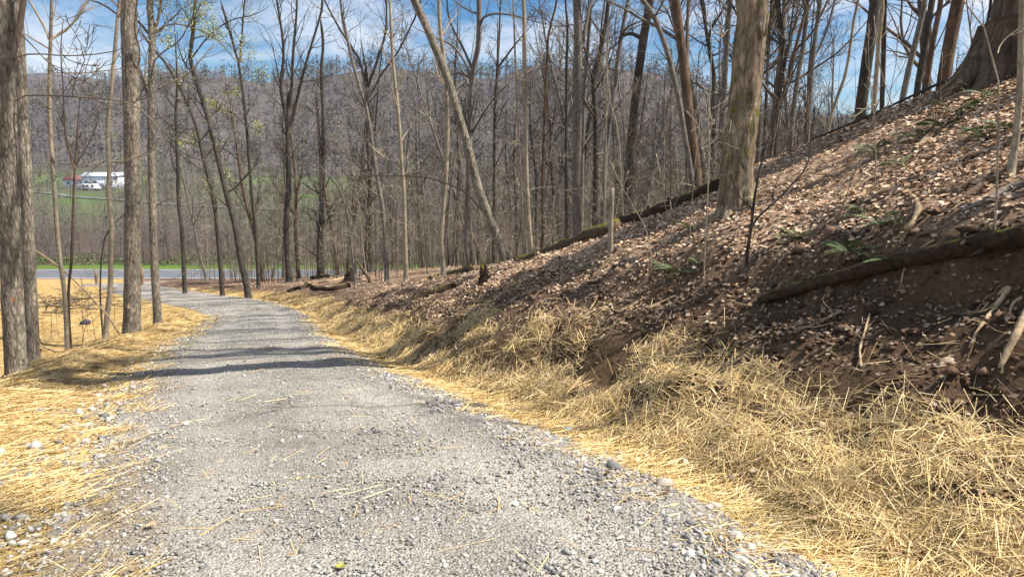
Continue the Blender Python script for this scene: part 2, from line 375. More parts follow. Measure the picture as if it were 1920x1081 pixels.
# ------------------------------------------------------------------ ground sheet
def spaced(stops):
    """coordinates whose spacing follows (position, step) stops"""
    p = [stops[0][0]]; xs = [q[0] for q in stops]; st = [q[1] for q in stops]
    while p[-1] < stops[-1][0]: p.append(p[-1] + float(np.interp(p[-1], xs, st)))
    return np.array(p)
GX = spaced([(-1700, 60), (-300, 14), (-90, 3.0), (-36, 1.0), (-14, .30), (-7, .13), (7.5, .13), (14, .4), (40, 1.5), (120, 5), (400, 18), (1500, 60)])
GY = spaced([(-60, 6), (-8, .8), (0, .25), (1.8, .09), (9, .09), (14, .14), (30, .32), (60, .6), (100, 2.0), (300, 9), (1300, 24), (2100, 60)])
XX, YY = np.meshgrid(GX, GY, indexing='xy'); ZZ = height(XX, YY)
def zones(x, y):
    """how much straw, leaf litter, bare soil, grass and wood floor covers each spot"""
    shp = np.shape(x); xr = np.ravel(x); yr = np.ravel(y)
    s, a, _ = road_coords(xr, yr); n = fbm(xr * .9, yr * .9, 4); n2 = fbm(xr * 3.1, yr * 3.1, 3)
    vw = np.interp(a, [-10, 2, 6, 10, 15, 20, 26, 32], [2.5, 2.5, 2.1, 2.0, 1.75, 1.5, 1.0, .6])
    top = np.interp(a, [-5, 1.0, 2.6, 4.0, 6, 9, 13, 20, 30, 40], [3.1, 3.05, 3.05, 3.1, 2.95, 2.92, 2.92, 2.9, 2.75, 2.4]) + .13 + .45 * n + .2 * n2
    straw_r = (s > 0) * sstep(top + .2, top - .25, s) * sstep(50, 40, a)
    left = -s - ROAD_HW
    gully = np.exp(-((left - vw - 1.3 + .3 * n) / .65) ** 2) * sstep(27, 19, a)
    straw_l = (s < 0) * sstep(10.5, 7.5, left + 1.2 * n) * (1 - .96 * sstep(.25, .6, gully + .15 * n2)) * sstep(-9, -4, a)
    straw = np.where(yr < 58, np.maximum(straw_r, straw_l), 0)
    soil = (s > 0) * sstep(top - .3, top + .1, s) * sstep(top + 1.5, top + .8, s + .3 * n) * np.interp(a, [-5, 3, 5, 8, 16, 30], [1, 1, .8, .45, .35, .35])
    grass = sstep(63.6, 64.2, yr) * sstep(68.5, 66.5, yr + 1.2 * n)
    fld = sstep(105, 150, yr) * sstep(375, 330, yr + .1 * xr + 25 * fbm(xr / 60, yr / 60, 3))
    hill = sstep(330, 380, yr + .1 * xr)
    return [q.reshape(shp) for q in (straw, soil, grass, fld, hill, s, a)]
def ground_mesh():
    x, y = XX.ravel(), YY.ravel()
    st, so, gr, fl, hi, s, a = zones(x, y)
    C = np.empty((len(x), 3)); C[:] = (.20, .13, .09)                      # leaf mould
    nz = fbm(x * .5, y * .5, 3)[:, None]
    C *= 1 + .5 * nz
    def put(w, c):
        C[:] = C * (1 - w[:, None]) + np.array(c)[None] * w[:, None]
    put(sstep(60, 75, y), (.085, .066, .052))
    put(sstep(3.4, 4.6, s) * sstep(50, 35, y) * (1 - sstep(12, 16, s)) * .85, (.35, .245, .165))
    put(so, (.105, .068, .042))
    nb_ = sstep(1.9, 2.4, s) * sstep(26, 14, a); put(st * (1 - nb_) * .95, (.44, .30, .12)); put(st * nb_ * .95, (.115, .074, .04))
    put(gr, (.10, .16, .035))
    patch = np.clip(.5 + 1.3 * fbm(x / 30 + 3, y / 22, 3), 0, 1)
    put(fl * .9, (.095, .085, .06)); glade = np.exp(-((x / np.maximum(y, 1) + .31) / .10) ** 2) + np.exp(-((x / np.maximum(y, 1) + .63) / .05) ** 2)
    put(fl * np.clip(patch * 1.2 * glade, 0, 1), (.09, .155, .045))
    put(hi, (.10, .086, .082))
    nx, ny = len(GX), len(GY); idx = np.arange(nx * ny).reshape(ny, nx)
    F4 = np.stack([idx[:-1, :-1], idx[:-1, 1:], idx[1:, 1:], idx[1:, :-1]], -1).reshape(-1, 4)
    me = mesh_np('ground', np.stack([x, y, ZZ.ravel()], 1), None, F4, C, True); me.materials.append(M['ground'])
    return tag(link(bpy.data.objects.new('ground', me)), kind='structure')
ground_mesh()
def gz(x, y):
    """height on the built sheet (bilinear)"""
    x = np.asarray(x, float); y = np.asarray(y, float)
    i = np.clip(np.searchsorted(GX, x) - 1, 0, len(GX) - 2); j = np.clip(np.searchsorted(GY, y) - 1, 0, len(GY) - 2)
    fx = (x - GX[i]) / (GX[i + 1] - GX[i]); fy = (y - GY[j]) / (GY[j + 1] - GY[j])
    return (ZZ[j, i] * (1 - fx) + ZZ[j, i + 1] * fx) * (1 - fy) + (ZZ[j + 1, i] * (1 - fx) + ZZ[j + 1, i + 1] * fx) * fy
def gnormal(x, y, e=.15):
    n = np.stack([gz(x - e, y) - gz(x + e, y), gz(x, y - e) - gz(x, y + e), np.full(np.shape(x), 2 * e)], -1); return norm(n)
def sa_xy(s, a):
    x = np.interp(a, RA, RC[:, 0]); y = np.interp(a, RA, RC[:, 1])
    nx = np.interp(a, RA, RN[:, 0]); ny = np.interp(a, RA, RN[:, 1]); return x + nx * s, y + ny * s

def driveway():
    A = np.concatenate([np.arange(-9, 1.0, .4), np.arange(1.0, 12, .1), np.arange(12, 30, .25), np.arange(30, 63.6, .5)])
    S = np.concatenate([[-1.85, -1.7], np.linspace(-1.6, 1.6, 33), [1.7, 1.85]])
    aa, ss = np.meshgrid(A, S, indexing='ij')
    edge = np.abs(ss) > 1.62
    wob = 1 + .09 * fbm(aa * .8, ss * 0 + np.sign(ss) * 5, 3)
    widen = 1 + .9 * sstep(55, 63, aa)
    x, y = sa_xy(ss * wob * widen, aa); z = gz(x, y)
    lift = np.where(np.abs(ss) > 1.8, -.08, np.where(edge, -.02, .024)); z = z + lift + .012 * fbm(x * 3, y * 3, 3) * (~edge)
    n, m_ = aa.shape; idx = np.arange(n * m_).reshape(n, m_)
    F4 = np.stack([idx[:-1, :-1], idx[:-1, 1:], idx[1:, 1:], idx[1:, :-1]], -1).reshape(-1, 4)
    trk = np.exp(-((np.abs(ss + .06 * fbm(aa * .35, ss * 0, 2)) - .74) / .24) ** 2).ravel(); nn = fbm(x.ravel() * .7, y.ravel() * .7, 4)
    tint = (.93 + .20 * trk + .32 * nn)[:, None] * np.array([[1, .985, .95]])
    mud = (sstep(.15, .42, fbm(x.ravel() * 1.1 + 9, y.ravel() * .5, 4)) * sstep(.9, 1.4, np.abs(ss).ravel()))[:, None]
    tint = tint * (1 - mud) + mud * np.array([[.88, .76, .60]])
    me = mesh_np('gravel_driveway', np.stack([x.ravel(), y.ravel(), z.ravel()], 1), None, F4[:, ::-1], tint, True); me.materials.append(M['gravel'])
    tag(link(bpy.data.objects.new('gravel_driveway', me)), 'grey crushed stone driveway curving downhill to the public road', kind='structure')
driveway()
def public_road():
    xs = np.arange(-140, 91, 3.0); ys = np.array([57.6, 57.9, 60.8, 63.6, 63.9]); dz = np.array([-.1, .035, .075, .035, -.1])
    X, Y = np.meshgrid(xs, ys, indexing='ij'); Yc = Y - .03 * X * 0 + .004 * (X + 30) ** 2 * 0
    Z = -6.95 + dz[None] + 0 * X
    idx = np.arange(X.size).reshape(X.shape); F4 = np.stack([idx[:-1, :-1], idx[1:, :-1], idx[1:, 1:], idx[:-1, 1:]], -1).reshape(-1, 4)
    me = mesh_np('paved_road', np.stack([X.ravel(), Yc.ravel(), Z.ravel()], 1), None, F4, None); me.materials.append(M['asphalt'])
    rd = tag(link(bpy.data.objects.new('paved_road', me)), 'grey paved public road crossing at the foot of the driveway', kind='structure')
    for yy, zz in ((58.15, .0415), (63.35, .0415)):
        mb = MB(); box(mb, (-25, yy, -6.95 + zz), (115, .06, .004), (.75, .75, .72)); o = mb.build('edge_line', M['plain'], rd)
public_road()
def far_lane():
    # pale lane on the far side of the valley, seen between trunks
    P = np.array([(-190, 248), (-150, 225), (-128, 205), (-105, 190), (-80, 172), (-55, 160), (-20, 152), (30, 150)], float)
    C = _catmull(np.c_[P, np.zeros(len(P))], 6)[:, :2]; t = norm(np.gradient(C, axis=0)); n = np.stack([t[:, 1], -t[:, 0]], 1)
    V = []
    for w in (-1.2, 0, 1.2):
        q = C + n * w; V.append(np.c_[q, gz(q[:, 0], q[:, 1]) + .25])
    V = np.stack(V, 1); idx = np.arange(V.shape[0] * 3).reshape(-1, 3)
    F4 = np.concatenate([np.stack([idx[:-1, k], idx[:-1, k + 1], idx[1:, k + 1], idx[1:, k]], -1) for k in (0, 1)])
    me = mesh_np('far_lane', V.reshape(-1, 3), None, F4, np.full((V.shape[0] * 3, 3), .17)); me.materials.append(M['stone'])
    tag(link(bpy.data.objects.new('far_lane', me)), 'pale gravel lane climbing past the white house', kind='structure')
far_lane()
# ------------------------------------------------------------------ loose cover: straw, leaves, stones, clods
def pick(pal, n, r): 
    pal = np.asarray(pal, float); c = pal[r.integers(0, len(pal), n)]; return c * (1 + .35 * (r.random((n, 1)) - .5))
def scatter_sa(n, s0, s1, a0, a1, r, p=1.6):
    """random spots, denser near the camera"""
    u = r.random(n); a = a0 + (a1 - a0) * u ** p; s = s0 + (s1 - s0) * r.random(n); return s, a
def straw_cover():
    r = np.random.default_rng(11); mb = []
    parts = [(42000, -4.2, -1.75, 1.2, 7.5, 1.3, 0), (165000, -4.6, -1.2, 1.2, 27, 1.9, 0), (34000, -10.5, -2.2, 13, 52, 1.0, 0), (62000, 1.15, 2.4, 1.0, 34, 1.9, 0), (150000, 2.1, 4.4, .6, 34, 1.8, 1), (6000, 1.2, 4, 34, 52, 1.0, 0), (3500, 2.9, 4.0, .6, 16, 1.5, 3), (700, -1.3, 1.3, 1.6, 14, 1.6, 2)]
    V = []; C = []
    for n, s0, s1, a0, a1, p, mode in parts:
        s, a = scatter_sa(n, s0, s1, a0, a1, r, p); x, y = sa_xy(s, a)
        st = zones(x, y)[0]
        clump = np.clip(.5 + 1.5 * fbm(x * 2.2, y * 2.2, 3), 0, 1)
        if mode == 2: keep = r.random(n) < .55
        elif mode == 3: keep = r.random(n) < np.clip(1.1 - (s - 2.9), 0, 1) * clump; mode = 1
        else:
            edge = sstep(ROAD_HW - .42, ROAD_HW + .30, np.abs(s) + .35 * fbm(x * 1.7, y * 1.7, 3))
            keep = r.random(n) < st * edge * (.04 + .96 * clump ** 1.25 if mode == 1 else .45 + .55 * clump)
        x, y, s, a, clump = x[keep], y[keep], s[keep], a[keep], clump[keep]; m = len(x)
        dist = np.hypot(x, y)
        ln = r.uniform(.10, .30, m) * (1.0 if mode != 1 else .85); wd = (.0024 + .00030 * dist) * r.uniform(.7, 1.4, m)
        nrm = gnormal(x, y)
        head = r.normal(0, 1, m) * (.75 if mode == 0 else 1.5) + (.3 if mode == 0 else 1.0)
        d = np.stack([np.cos(head), np.sin(head), np.zeros(m)], 1); d = norm(d - nrm * (d * nrm).sum(1)[:, None])
        tilt = np.abs(r.normal(0, .13 if mode == 0 else (.21 if mode == 1 else .05), m))
        d = norm(d * np.cos(tilt)[:, None] + nrm * np.sin(tilt)[:, None])
        up = (r.random(m) ** 2) * (.035 if mode == 0 else .085) * (.3 + clump) + .004
        if mode == 2: up = np.full(m, .03)
        P0 = np.stack([x, y, gz(x, y)], 1) + nrm * up[:, None] - d * (ln * .35)[:, None]
        P1 = P0 + d * ln[:, None]
        side = norm(np.cross(d, nrm)) ; side = norm(side + nrm * r.normal(0, .55, m)[:, None]) * (wd * .5)[:, None]
        mid = (P0 + P1) / 2
        V.append(np.stack([P0 - side, P0 + side, P1 + side, P1 - side], 1).reshape(-1, 3))
        pal = [(.68, .47, .18), (.75, .55, .23), (.57, .39, .14), (.80, .62, .31), (.45, .30, .12), (.72, .56, .32)] if mode != 1 else [(.74, .54, .245), (.66, .47, .20), (.80, .62, .33), (.54, .37, .16), (.60, .44, .20), (.36, .245, .115)]
        damp = (1 - (.35 if mode == 1 else .55) * sstep(.08, .42, fbm(x * .9 + 40, y * .9, 4)))[:, None] * (1 + .25 * fbm(x * 6, y * 6, 2))[:, None]
        C.append(np.repeat(pick(pal, m, r) * damp, 4, 0))
    V = np.concatenate(V); C = np.concatenate(C)
    me = mesh_np('straw', V, None, np.arange(len(V)).reshape(-1, 4), C); me.materials.append(M['straw'])
    tag(link(bpy.data.objects.new('straw', me)), 'golden straw mulch spread over verges and cut bank', 'straw', kind='stuff')
    print('straw', len(V) // 4)
straw_cover()
LEAF_V = np.array([(0, 0, 0), (.28, .24, .10), (.62, .32, .18), (1, 0, .12), (.62, -.32, .18), (.28, -.24, .10)], float)
LEAF_F = np.array([(0, 3, 1), (1, 3, 2), (0, 5, 3), (5, 4, 3)])
def leaf_cover():
    r = np.random.default_rng(12); X = []; Y = []
    for n, s0, s1, a0, a1, p in ((152000, 3.0, 11.5, .3, 26, 1.45), (16000, 3.0, 16, 20, 46, 1.0), (2600, -6.5, -3.2, 4, 26, 1.0), (900, 1.3, 3.4, 1, 20, 1.5), (160, -1.4, 1.4, 2, 14, 1.5)):
        s, a = scatter_sa(n, s0, s1, a0, a1, r, p); x, y = sa_xy(s, a); st, so = zones(x, y)[:2]
        if s0 < 1.5 and s1 < 4: keep = r.random(n) < .8
        else: keep = r.random(n) < (1 - st) * (1 - .42 * so) * (.35 + .65 * np.clip(.6 + 1.6 * fbm(x * 1.3, y * 1.3, 3), 0, 1))
        X.append(x[keep]); Y.append(y[keep])
    x = np.concatenate(X); y = np.concatenate(Y); m = len(x); dist = np.hypot(x, y)
    nrm = norm(gnormal(x, y) + np.array([0, 0, .6]) + r.normal(0, .38, (m, 3)))
    h = r.random(m) * 2 * math.pi; d = np.stack([np.cos(h), np.sin(h), 0 * h], 1); d = norm(d - nrm * (d * nrm).sum(1)[:, None]); sd = np.cross(nrm, d)
    _so = zones(x, y)[1]; sz = r.uniform(.024, .064, m) * (1 + .014 * dist) * (1 - .25 * _so); curl = r.uniform(-1.2, 2.2, m)
    L = LEAF_V[None] * np.ones((m, 1, 1)); jit = r.uniform(.6, 1.35, (m, 6)); wx = r.uniform(.75, 1.5, m)
    P = np.stack([x, y, gz(x, y) + .006 + r.random(m) * .035], 1)[:, None] + sz[:, None, None] * ((L[..., 0] - .5)[..., None] * d[:, None] + (L[..., 1] * jit * wx[:, None])[..., None] * sd[:, None] + (L[..., 2] * curl[:, None])[..., None] * nrm[:, None])
    C = pick([(.64, .465, .31), (.56, .395, .255), (.66, .50, .35), (.49, .33, .205), (.70, .55, .41), (.27, .165, .10), (.50, .33, .20), (.36, .21, .12), (.20, .12, .075)], m, r)
    C = C * (1 - .55 * _so)[:, None]
    F = (LEAF_F[None] + (np.arange(m) * 6)[:, None, None]).reshape(-1, 3)
    me = mesh_np('leaf_litter', P.reshape(-1, 3), F, None, np.repeat(C, 6, 0)); me.materials.append(M['leaf'])
    tag(link(bpy.data.objects.new('leaf_litter', me)), 'dry brown fallen leaves covering the wooded hillside', 'leaf litter', kind='stuff')
    print('leaves', m)
leaf_cover()
OCT = np.array([(1, 0, 0), (0, 1, 0), (-1, 0, 0), (0, -1, 0), (0, 0, 1), (0, 0, -1)], float)
OCF = np.array([(0, 1, 4), (1, 2, 4), (2, 3, 4), (3, 0, 4), (1, 0, 5), (2, 1, 5), (3, 2, 5), (0, 3, 5)])
def rocks(x, y, z, size, col, name, mat, r, flat=.65):
    m = len(x); J = OCT[None] * r.uniform(.55, 1.25, (m, 6, 1)) + r.normal(0, .22, (m, 6, 3))
    J = J * (size[:, None, None] * .5) * np.stack([r.uniform(.8, 1.4, m), r.uniform(.7, 1.1, m), np.full(m, flat)], 1)[:, None]
    h = r.random(m) * 6.283; c, s_ = np.cos(h)[:, None], np.sin(h)[:, None]
    V = np.stack([J[..., 0] * c - J[..., 1] * s_, J[..., 0] * s_ + J[..., 1] * c, J[..., 2]], -1) + np.stack([x, y, z], 1)[:, None]
    F = (OCF[None] + (np.arange(m) * 6)[:, None, None]).reshape(-1, 3)
    me = mesh_np(name, V.reshape(-1, 3), F, None, np.repeat(col, 6, 0)); me.materials.append(mat); return link(bpy.data.objects.new(name, me))
GREYS = [(.37, .35, .32), (.28, .268, .248), (.44, .42, .385), (.52, .50, .46), (.18, .178, .175), (.40, .355, .30), (.33, .322, .31), (.23, .215, .195)]
def gravel_cover():
    r = np.random.default_rng(13)
    s, a = scatter_sa(62000, -1.62, 1.62, 1.4, 34, r, 3.0); x, y = sa_xy(s, a); dist = np.hypot(x, y)
    track = np.exp(-((np.abs(s) - .75) / .3) ** 2)
    keep = r.random(len(x)) < (.95 - .35 * track); x, y, s, dist, track = x[keep], y[keep], s[keep], dist[keep], track[keep]
    size = r.gamma(3.0, .0033, len(x)) * (1 + .04 * dist) + .006
    size = np.where(np.abs(s) > 1.05, size * 1.25, size)
    rocks(x, y, gz(x, y) + .024 + size * .10, size, pick(GREYS, len(x), r), 'gravel', M['stone'], r).pass_index = 0
    o = bpy.data.objects['gravel']; tag(o, 'loose crushed grey stone covering the driveway', 'gravel', kind='stuff')
    # coarser stones thrown out along both edges
    n = 9000; left = r.random(n) < .62; a = 1.6 + 17 * r.random(n) ** 1.9
    s = np.where(left, -1.52 - .42 * np.abs(r.normal(0, 1, n)) * np.interp(a, [1.5, 4, 8, 12, 18], [.7, 1.3, 1.1, .6, .5]), 1.42 + .16 * r.normal(0, 1, n)); x, y = sa_xy(s, a)
    size = r.gamma(3.2, .0072, n) + .010
    o = rocks(x, y, gz(x, y) + size * .2 + .01, size, pick(GREYS + [(.50, .48, .45)], n, r), 'edge_gravel', M['stone'], r); tag(o, 'coarser loose stones along the driveway edges', 'gravel', kind='stuff')
    n = 13000; s, a = scatter_sa(n, 2.3, 5.2, .4, 22, r, 1.5); x, y = sa_xy(s, a); so = zones(x, y)[1]; k = r.random(n) < .15 + .85 * so
    size = r.gamma(2.2, .016, n) + .012
    o = rocks(x[k], y[k], (gz(x, y) + size * .12)[k], size[k], pick([(.085, .052, .034), (.12, .075, .05), (.17, .11, .075), (.06, .038, .025)], n, r)[k], 'soil_clods', M['soilclod'], r); tag(o, 'crumbly dark earth clods on the cut bank', 'soil', kind='stuff')
gravel_cover()
# ------------------------------------------------------------------ trees
def grow(S, D, L, n, r, wob=.18, rise=.15):
    """B bent shoots: start, direction, length -> (B,n,3)"""
    B = len(S); P = np.empty((B, n, 3)); P[:, 0] = S; d = D.copy(); st = (L / (n - 1))[:, None]
    for i in range(1, n):
        d = norm(d + r.normal(0, wob, (B, 3)) + np.array([0, 0, rise])); P[:, i] = P[:, i - 1] + d * st
    return P
def spawn(P, L, m, r, ang=(.5, 1.0), lo=.2, ratio=(.35, .6)):
    """m children on each shoot"""
    B, n, _ = P.shape; t = r.uniform(lo, 1.0, (B, m)); f = t * (n - 1); i = np.clip(f.astype(int), 0, n - 2); q = (f - i)[..., None]
    k = np.arange(B)[:, None]; S = P[k, i] * (1 - q) + P[k, i + 1] * q; T = norm(P[k, i + 1] - P[k, i])
    side = norm(np.cross(T, r.normal(size=T.shape))); a = r.uniform(*ang, (B, m))[..., None]
    D = norm(T * np.cos(a) + side * np.sin(a)); LL = L[:, None] * r.uniform(*ratio, (B, m)) * (1.15 - .5 * t)
    return S.reshape(-1, 3), D.reshape(-1, 3), LL.ravel(), t.ravel()
def crown_mesh(mb, S, D, L, Rr, r, n2=6, n3=6, n4=0, tw=.006, wob=.16, rise=.10, s1=5, col1=None, col2=None):
    """limbs -> branches -> twigs"""
    P1 = grow(S, D, L, 6, r, wob, rise); taper = np.linspace(1, .25, 6)[None]
    tubes(mb, P1, np.maximum(Rr[:, None] * taper, tw), s1, col1, cap=False)
    S2, D2, L2, t2 = spawn(P1, L, n2, r); R2 = np.maximum(np.repeat(Rr, n2) * (1 - .7 * t2) * .5, tw)
    P2 = grow(S2, D2, L2, 4, r, wob * 1.3, rise); tubes(mb, P2, np.maximum(R2[:, None] * np.linspace(1, .4, 4)[None], tw * .8), 3, col2 if col2 is not None else col1, cap=False)
    if n3:
        S3, D3, L3, t3 = spawn(P2, L2, n3, r, (.4, 1.0)); P3 = grow(S3, D3, L3, 3, r, .22, rise)
        slivers(mb, P3[:, 0], P3[:, 1], np.full(len(P3), tw * 2.0), r, col2); slivers(mb, P3[:, 1] - (P3[:, 1] - P3[:, 0]) * .25, P3[:, 2], np.full(len(P3), tw * 1.5), r, col2)
        if n4:
            S4, D4, L4, t4 = spawn(P3, L3, n4, r, (.4, 1.0)); slivers(mb, S4, S4 + D4 * L4[:, None], np.full(len(S4), tw * 1.3), r, col2)
        return P1, P2, P3
    return P1, P2, P2
def smooth_path(P, n):
    P = np.asarray(P, float)
    if len(P) < 3: C = P
    else: C = _catmull(P, 8)
    d = np.concatenate([[0], np.cumsum(np.linalg.norm(np.diff(C, axis=0), axis=1))]); t = np.linspace(0, d[-1], n)
    return np.stack([np.interp(t, d, C[:, k]) for k in range(3)], 1), t / d[-1], d[-1]
TWIG = {'bark_ridged': (.17, .135, .10), 'bark_grey': (.15, .13, .11), 'bark_dark': (.07, .056, .046), 'bark_pale': (.34, .28, .20), 'bark_brown': (.12, .085, .06), 'bark_flaky': (.20, .155, .11), 'bark_oak': (.10, .075, .055)}
def leaf_tufts(P, r, n, size, col):
    """small new leaves round the shoot ends"""
    k = r.integers(0, len(P), n); c = P[k] + r.normal(0, size * 2.2, (n, 3)); d = norm(r.normal(size=(n, 3))); s_ = norm(np.cross(d, r.normal(size=(n, 3))))
    V = np.stack([c - d * size * .6, c + s_ * size * .35, c + d * size * .6, c - s_ * size * .35], 1).reshape(-1, 3)
    mb = MB(); mb.add(V, None, np.arange(len(V)).reshape(-1, 4), np.repeat(pick(col, n, r), 4, 0)); return mb
def px_path(pts, Y, r=None, wob=0.0):
    out = []
    for i, (px, py) in enumerate(pts): out.append(at_depth(px, py, Y + (r.normal(0, wob) if (r is not None and i) else 0)))
    return np.array(out)
TREE_SEED = [100]
def tree(label, pts, w0, w1, Y=None, H=17, bark='bark_grey', name='tree', cat='tree', limbs=(), crown=(12, 6, 5), start=.34, clen=.22, sides=12, flare=.4, lump=.10, group=None, leaves=None, tw=.006, lowtwigs=0, n4=0, rise=.10, cut=False, extra=None, relief=0.0, rk=6.0, rq=1.2):
    TREE_SEED[0] += 1; r = np.random.default_rng(TREE_SEED[0])
    if Y is None: b = on_ground(*pts[0]); Y = float(b[1])
    P = px_path(pts, Y)
    g = float(gz(P[0, 0], P[0, 1]))
    if P[0, 2] > g + .15:
        d = P[0] - P[1]; d = d / max(abs(d[2]), .05); d[0] = np.clip(d[0], -.3, .3); h = P[0, 2] - g
        P = np.concatenate([[[P[0, 0] + d[0] * h * .6, P[0, 1], g - .15]], P])
    else: P[0, 2] = min(P[0, 2], g) - .12
    base = P[0].copy(); base[2] = float(gz(base[0], base[1]))
    hpx = P[-1, 2] - base[2]; zt0 = len(P)
    px_m = Y / (F_PX * math.cos(PITCH)) * 1.0
    px_m /= math.sqrt(1 + ((pts[0][0] - W_PX / 2) / F_PX) ** 2)        # off-axis trunks look wider than they are
    r0, r1 = w0 * px_m / 2, w1 * px_m / 2
    if not cut and H > hpx + .5:
        d = norm((P[-1] - P[-2])[None])[0]; q = [P[-1]]; m_ = max(3, int((H - hpx) / 2.2)); stp = (H - hpx) / m_
        for i in range(m_):
            d = norm((d + r.normal(0, .07, 3) + np.array([0, 0, .16]))[None])[0]; q.append(q[-1] + d * stp)
        P = np.concatenate([P, q[1:]])
    L_ = np.linalg.norm(np.diff(P, axis=0), axis=1).sum(); n = int(np.clip(L_ / .35, 10, 46))
    C, t, Lt = smooth_path(P, n)
    fr = np.clip(hpx / max(H, hpx), .02, 1) if not cut else 1.0
    rad = np.interp(t, [0, fr, 1], [r0, r1, min(r1, max(.0035, r1 * .22)) if not cut else r1])
    hz = t * Lt; rad = rad * (1 + flare * np.exp(-hz / max(.22, r0 * 1.3)))
    root = empty(name, base)
    mb = MB()
    if relief:
        # furrows and plates of the bark as real relief
        n_ = int(min(170, L_ / .11)); C_, t_, _ = smooth_path(P, n_); rd = np.interp(t_, t, rad); an = np.arange(44) * 2 * math.pi / 44; z_ = (t_ * Lt)[:, None]
        f = np.abs(fbm(rk * np.cos(an)[None] + rq * z_ + 3.1, rk * np.sin(an)[None] - rq * .6 * z_, 3)); f = np.minimum(f * 2.6, 1); big = fbm(1.2 * np.cos(an)[None] + .5 * z_, 1.2 * np.sin(an)[None] + .4 * z_, 2)
        tubes(mb, C_, rd, 44, (.5, .5, .5), True, 0, r, (1 + relief * (f - .5) + .07 * big)[None])
    else: tubes(mb, C, rad, sides, (.5, .5, .5), True, lump, r)
    mb.build('trunk', M[bark], root, True, base)
    tip = TWIG[bark]; nb, n2, n3 = crown
    if nb:
        u = r.uniform(start, .98, nb); f = u * (n - 1); i = f.astype(int).clip(0, n - 2); S = C[i] + (C[i + 1] - C[i]) * (f - i)[:, None]
        az = r.uniform(0, 6.283, nb); el = r.uniform(.25, 1.0, nb) + .25 * u
        D = np.stack([np.cos(az) * np.cos(el), np.sin(az) * np.cos(el), np.sin(el)], 1)
        Lb = clen * max(H, hpx) * r.uniform(.5, 1.2, nb) * (1.2 - .6 * u); Rb = np.interp(u, t, rad) * r.uniform(.3, .55, nb)
        mb = MB(); P1, P2, P3 = crown_mesh(mb, S, D, Lb, Rb, r, n2, n3, n4, tw, .16, rise, 5, tip, tip)
        if lowtwigs:
            u = r.uniform(.08, start + .1, lowtwigs); f = u * (n - 1); i = f.astype(int).clip(0, n - 2); S = C[i] + (C[i + 1] - C[i]) * (f - i)[:, None]
            az = r.uniform(0, 6.283, lowtwigs); el = r.uniform(-.1, .5, lowtwigs); D = np.stack([np.cos(az) * np.cos(el), np.sin(az) * np.cos(el), np.sin(el)], 1)
            crown_mesh(mb, S, D, r.uniform(.6, 2.2, lowtwigs), np.full(lowtwigs, .010), r, 3, 3, 0, tw, .2, .03, 3, tip, tip)
        mb.build('crown', M['twig'], root, False, base)
        if leaves: leaf_tufts(P3.reshape(-1, 3), r, leaves, .06, [(.36, .38, .10), (.43, .44, .15), (.29, .33, .09)]).build('foliage', M['green'], root, False, base)
    for li in limbs:
        lp, lw0, lw1 = li[:3]; Q = px_path(lp, Y + r.normal(0, .02)); dep = r.uniform(-.5, .5)
        Q[:, 1] += dep * np.linspace(0, 1, len(Q)); lt = li[3] if len(li) > 3 else 3.0
        d = norm((Q[-1] - Q[-2])[None])[0]; q = [Q[-1]]
        for i in range(3):
            d = norm((d + r.normal(0, .12, 3) + np.array([0, 0, .10]))[None])[0]; q.append(q[-1] + d * lt / 3)
        k_ = len(Q); Q = np.concatenate([Q, q[1:]]); C2, t2, L2 = smooth_path(Q, 14)
        mb = MB(); fr2 = max(.2, 1 - lt / L2); rr = np.interp(t2, [0, fr2, 1], [lw0 * px_m / 2, lw1 * px_m / 2, .008])
        tubes(mb, C2, rr, 7, tip, True, .08, r)
        nb2 = max(4, int(L2 * 2.2)); f = r.uniform(2, 12.9, nb2); i = f.astype(int); S = C2[i] + (C2[i + 1] - C2[i]) * (f - i)[:, None]
        D = norm(norm(C2[i + 1] - C2[i]) + r.normal(0, .7, (nb2, 3)) + np.array([0, 0, .2])); Lb = r.uniform(.12, .38, nb2) * L2
        _, p2, p3 = crown_mesh(mb, S, D, Lb, np.maximum(np.interp(f / 13, t2, rr) * .4, tw), r, 4, 4, 0, tw, .18, .06, 4, tip, tip)
        o = mb.build('limb', M['twig'], root, False, base)
        if len(li) > 4: leaf_tufts(np.concatenate([p2.reshape(-1, 3), p3.reshape(-1, 3)]), r, int(li[4] * .85), .055, [(.36, .38, .10), (.43, .44, .15), (.29, .33, .09)]).build('foliage', M['green'], o, False, base)
    if extra: extra(root, base, C, rad)
    tag(root, label, cat, group)
    return root, C, rad
def ring_patch(root, base, C, rad, zpx, Y):
    pass
# --- left of the driveway
def paint_dot(root, base, C, rad):
    # orange survey dot on the bark, facing the driveway
    k = np.argmin(np.abs(C[:, 2] - at_depth(35, 565, C[0, 1])[2])); c = C[k]; d = norm((CAM - c)[None])[0]; d[2] = 0; d = norm(d[None])[0]; s_ = np.array([-d[1], d[0], 0])
    cc = c + d * rad[k] * 1.05 + s_ * rad[k] * .12; mb = MB(); an = np.linspace(0, 6.283, 11)[:-1]; rr = .028 * (1 + .15 * np.sin(an * 3 + 1))
    V = cc + rr[:, None] * (np.cos(an)[:, None] * s_ + 1.3 * np.sin(an)[:, None] * np.array([0, 0, 1.])) ; V = np.concatenate([V, V - d * rad[k] * .25])
    F4 = [(i, (i + 1) % 10, 10 + (i + 1) % 10, 10 + i) for i in range(10)]; F3 = [(0, i, i + 1) for i in range(1, 9)]
    mb.add(V, F3, F4, (.55, .13, .03)); mb.build('paint_mark', M['plain'], root, False, base)
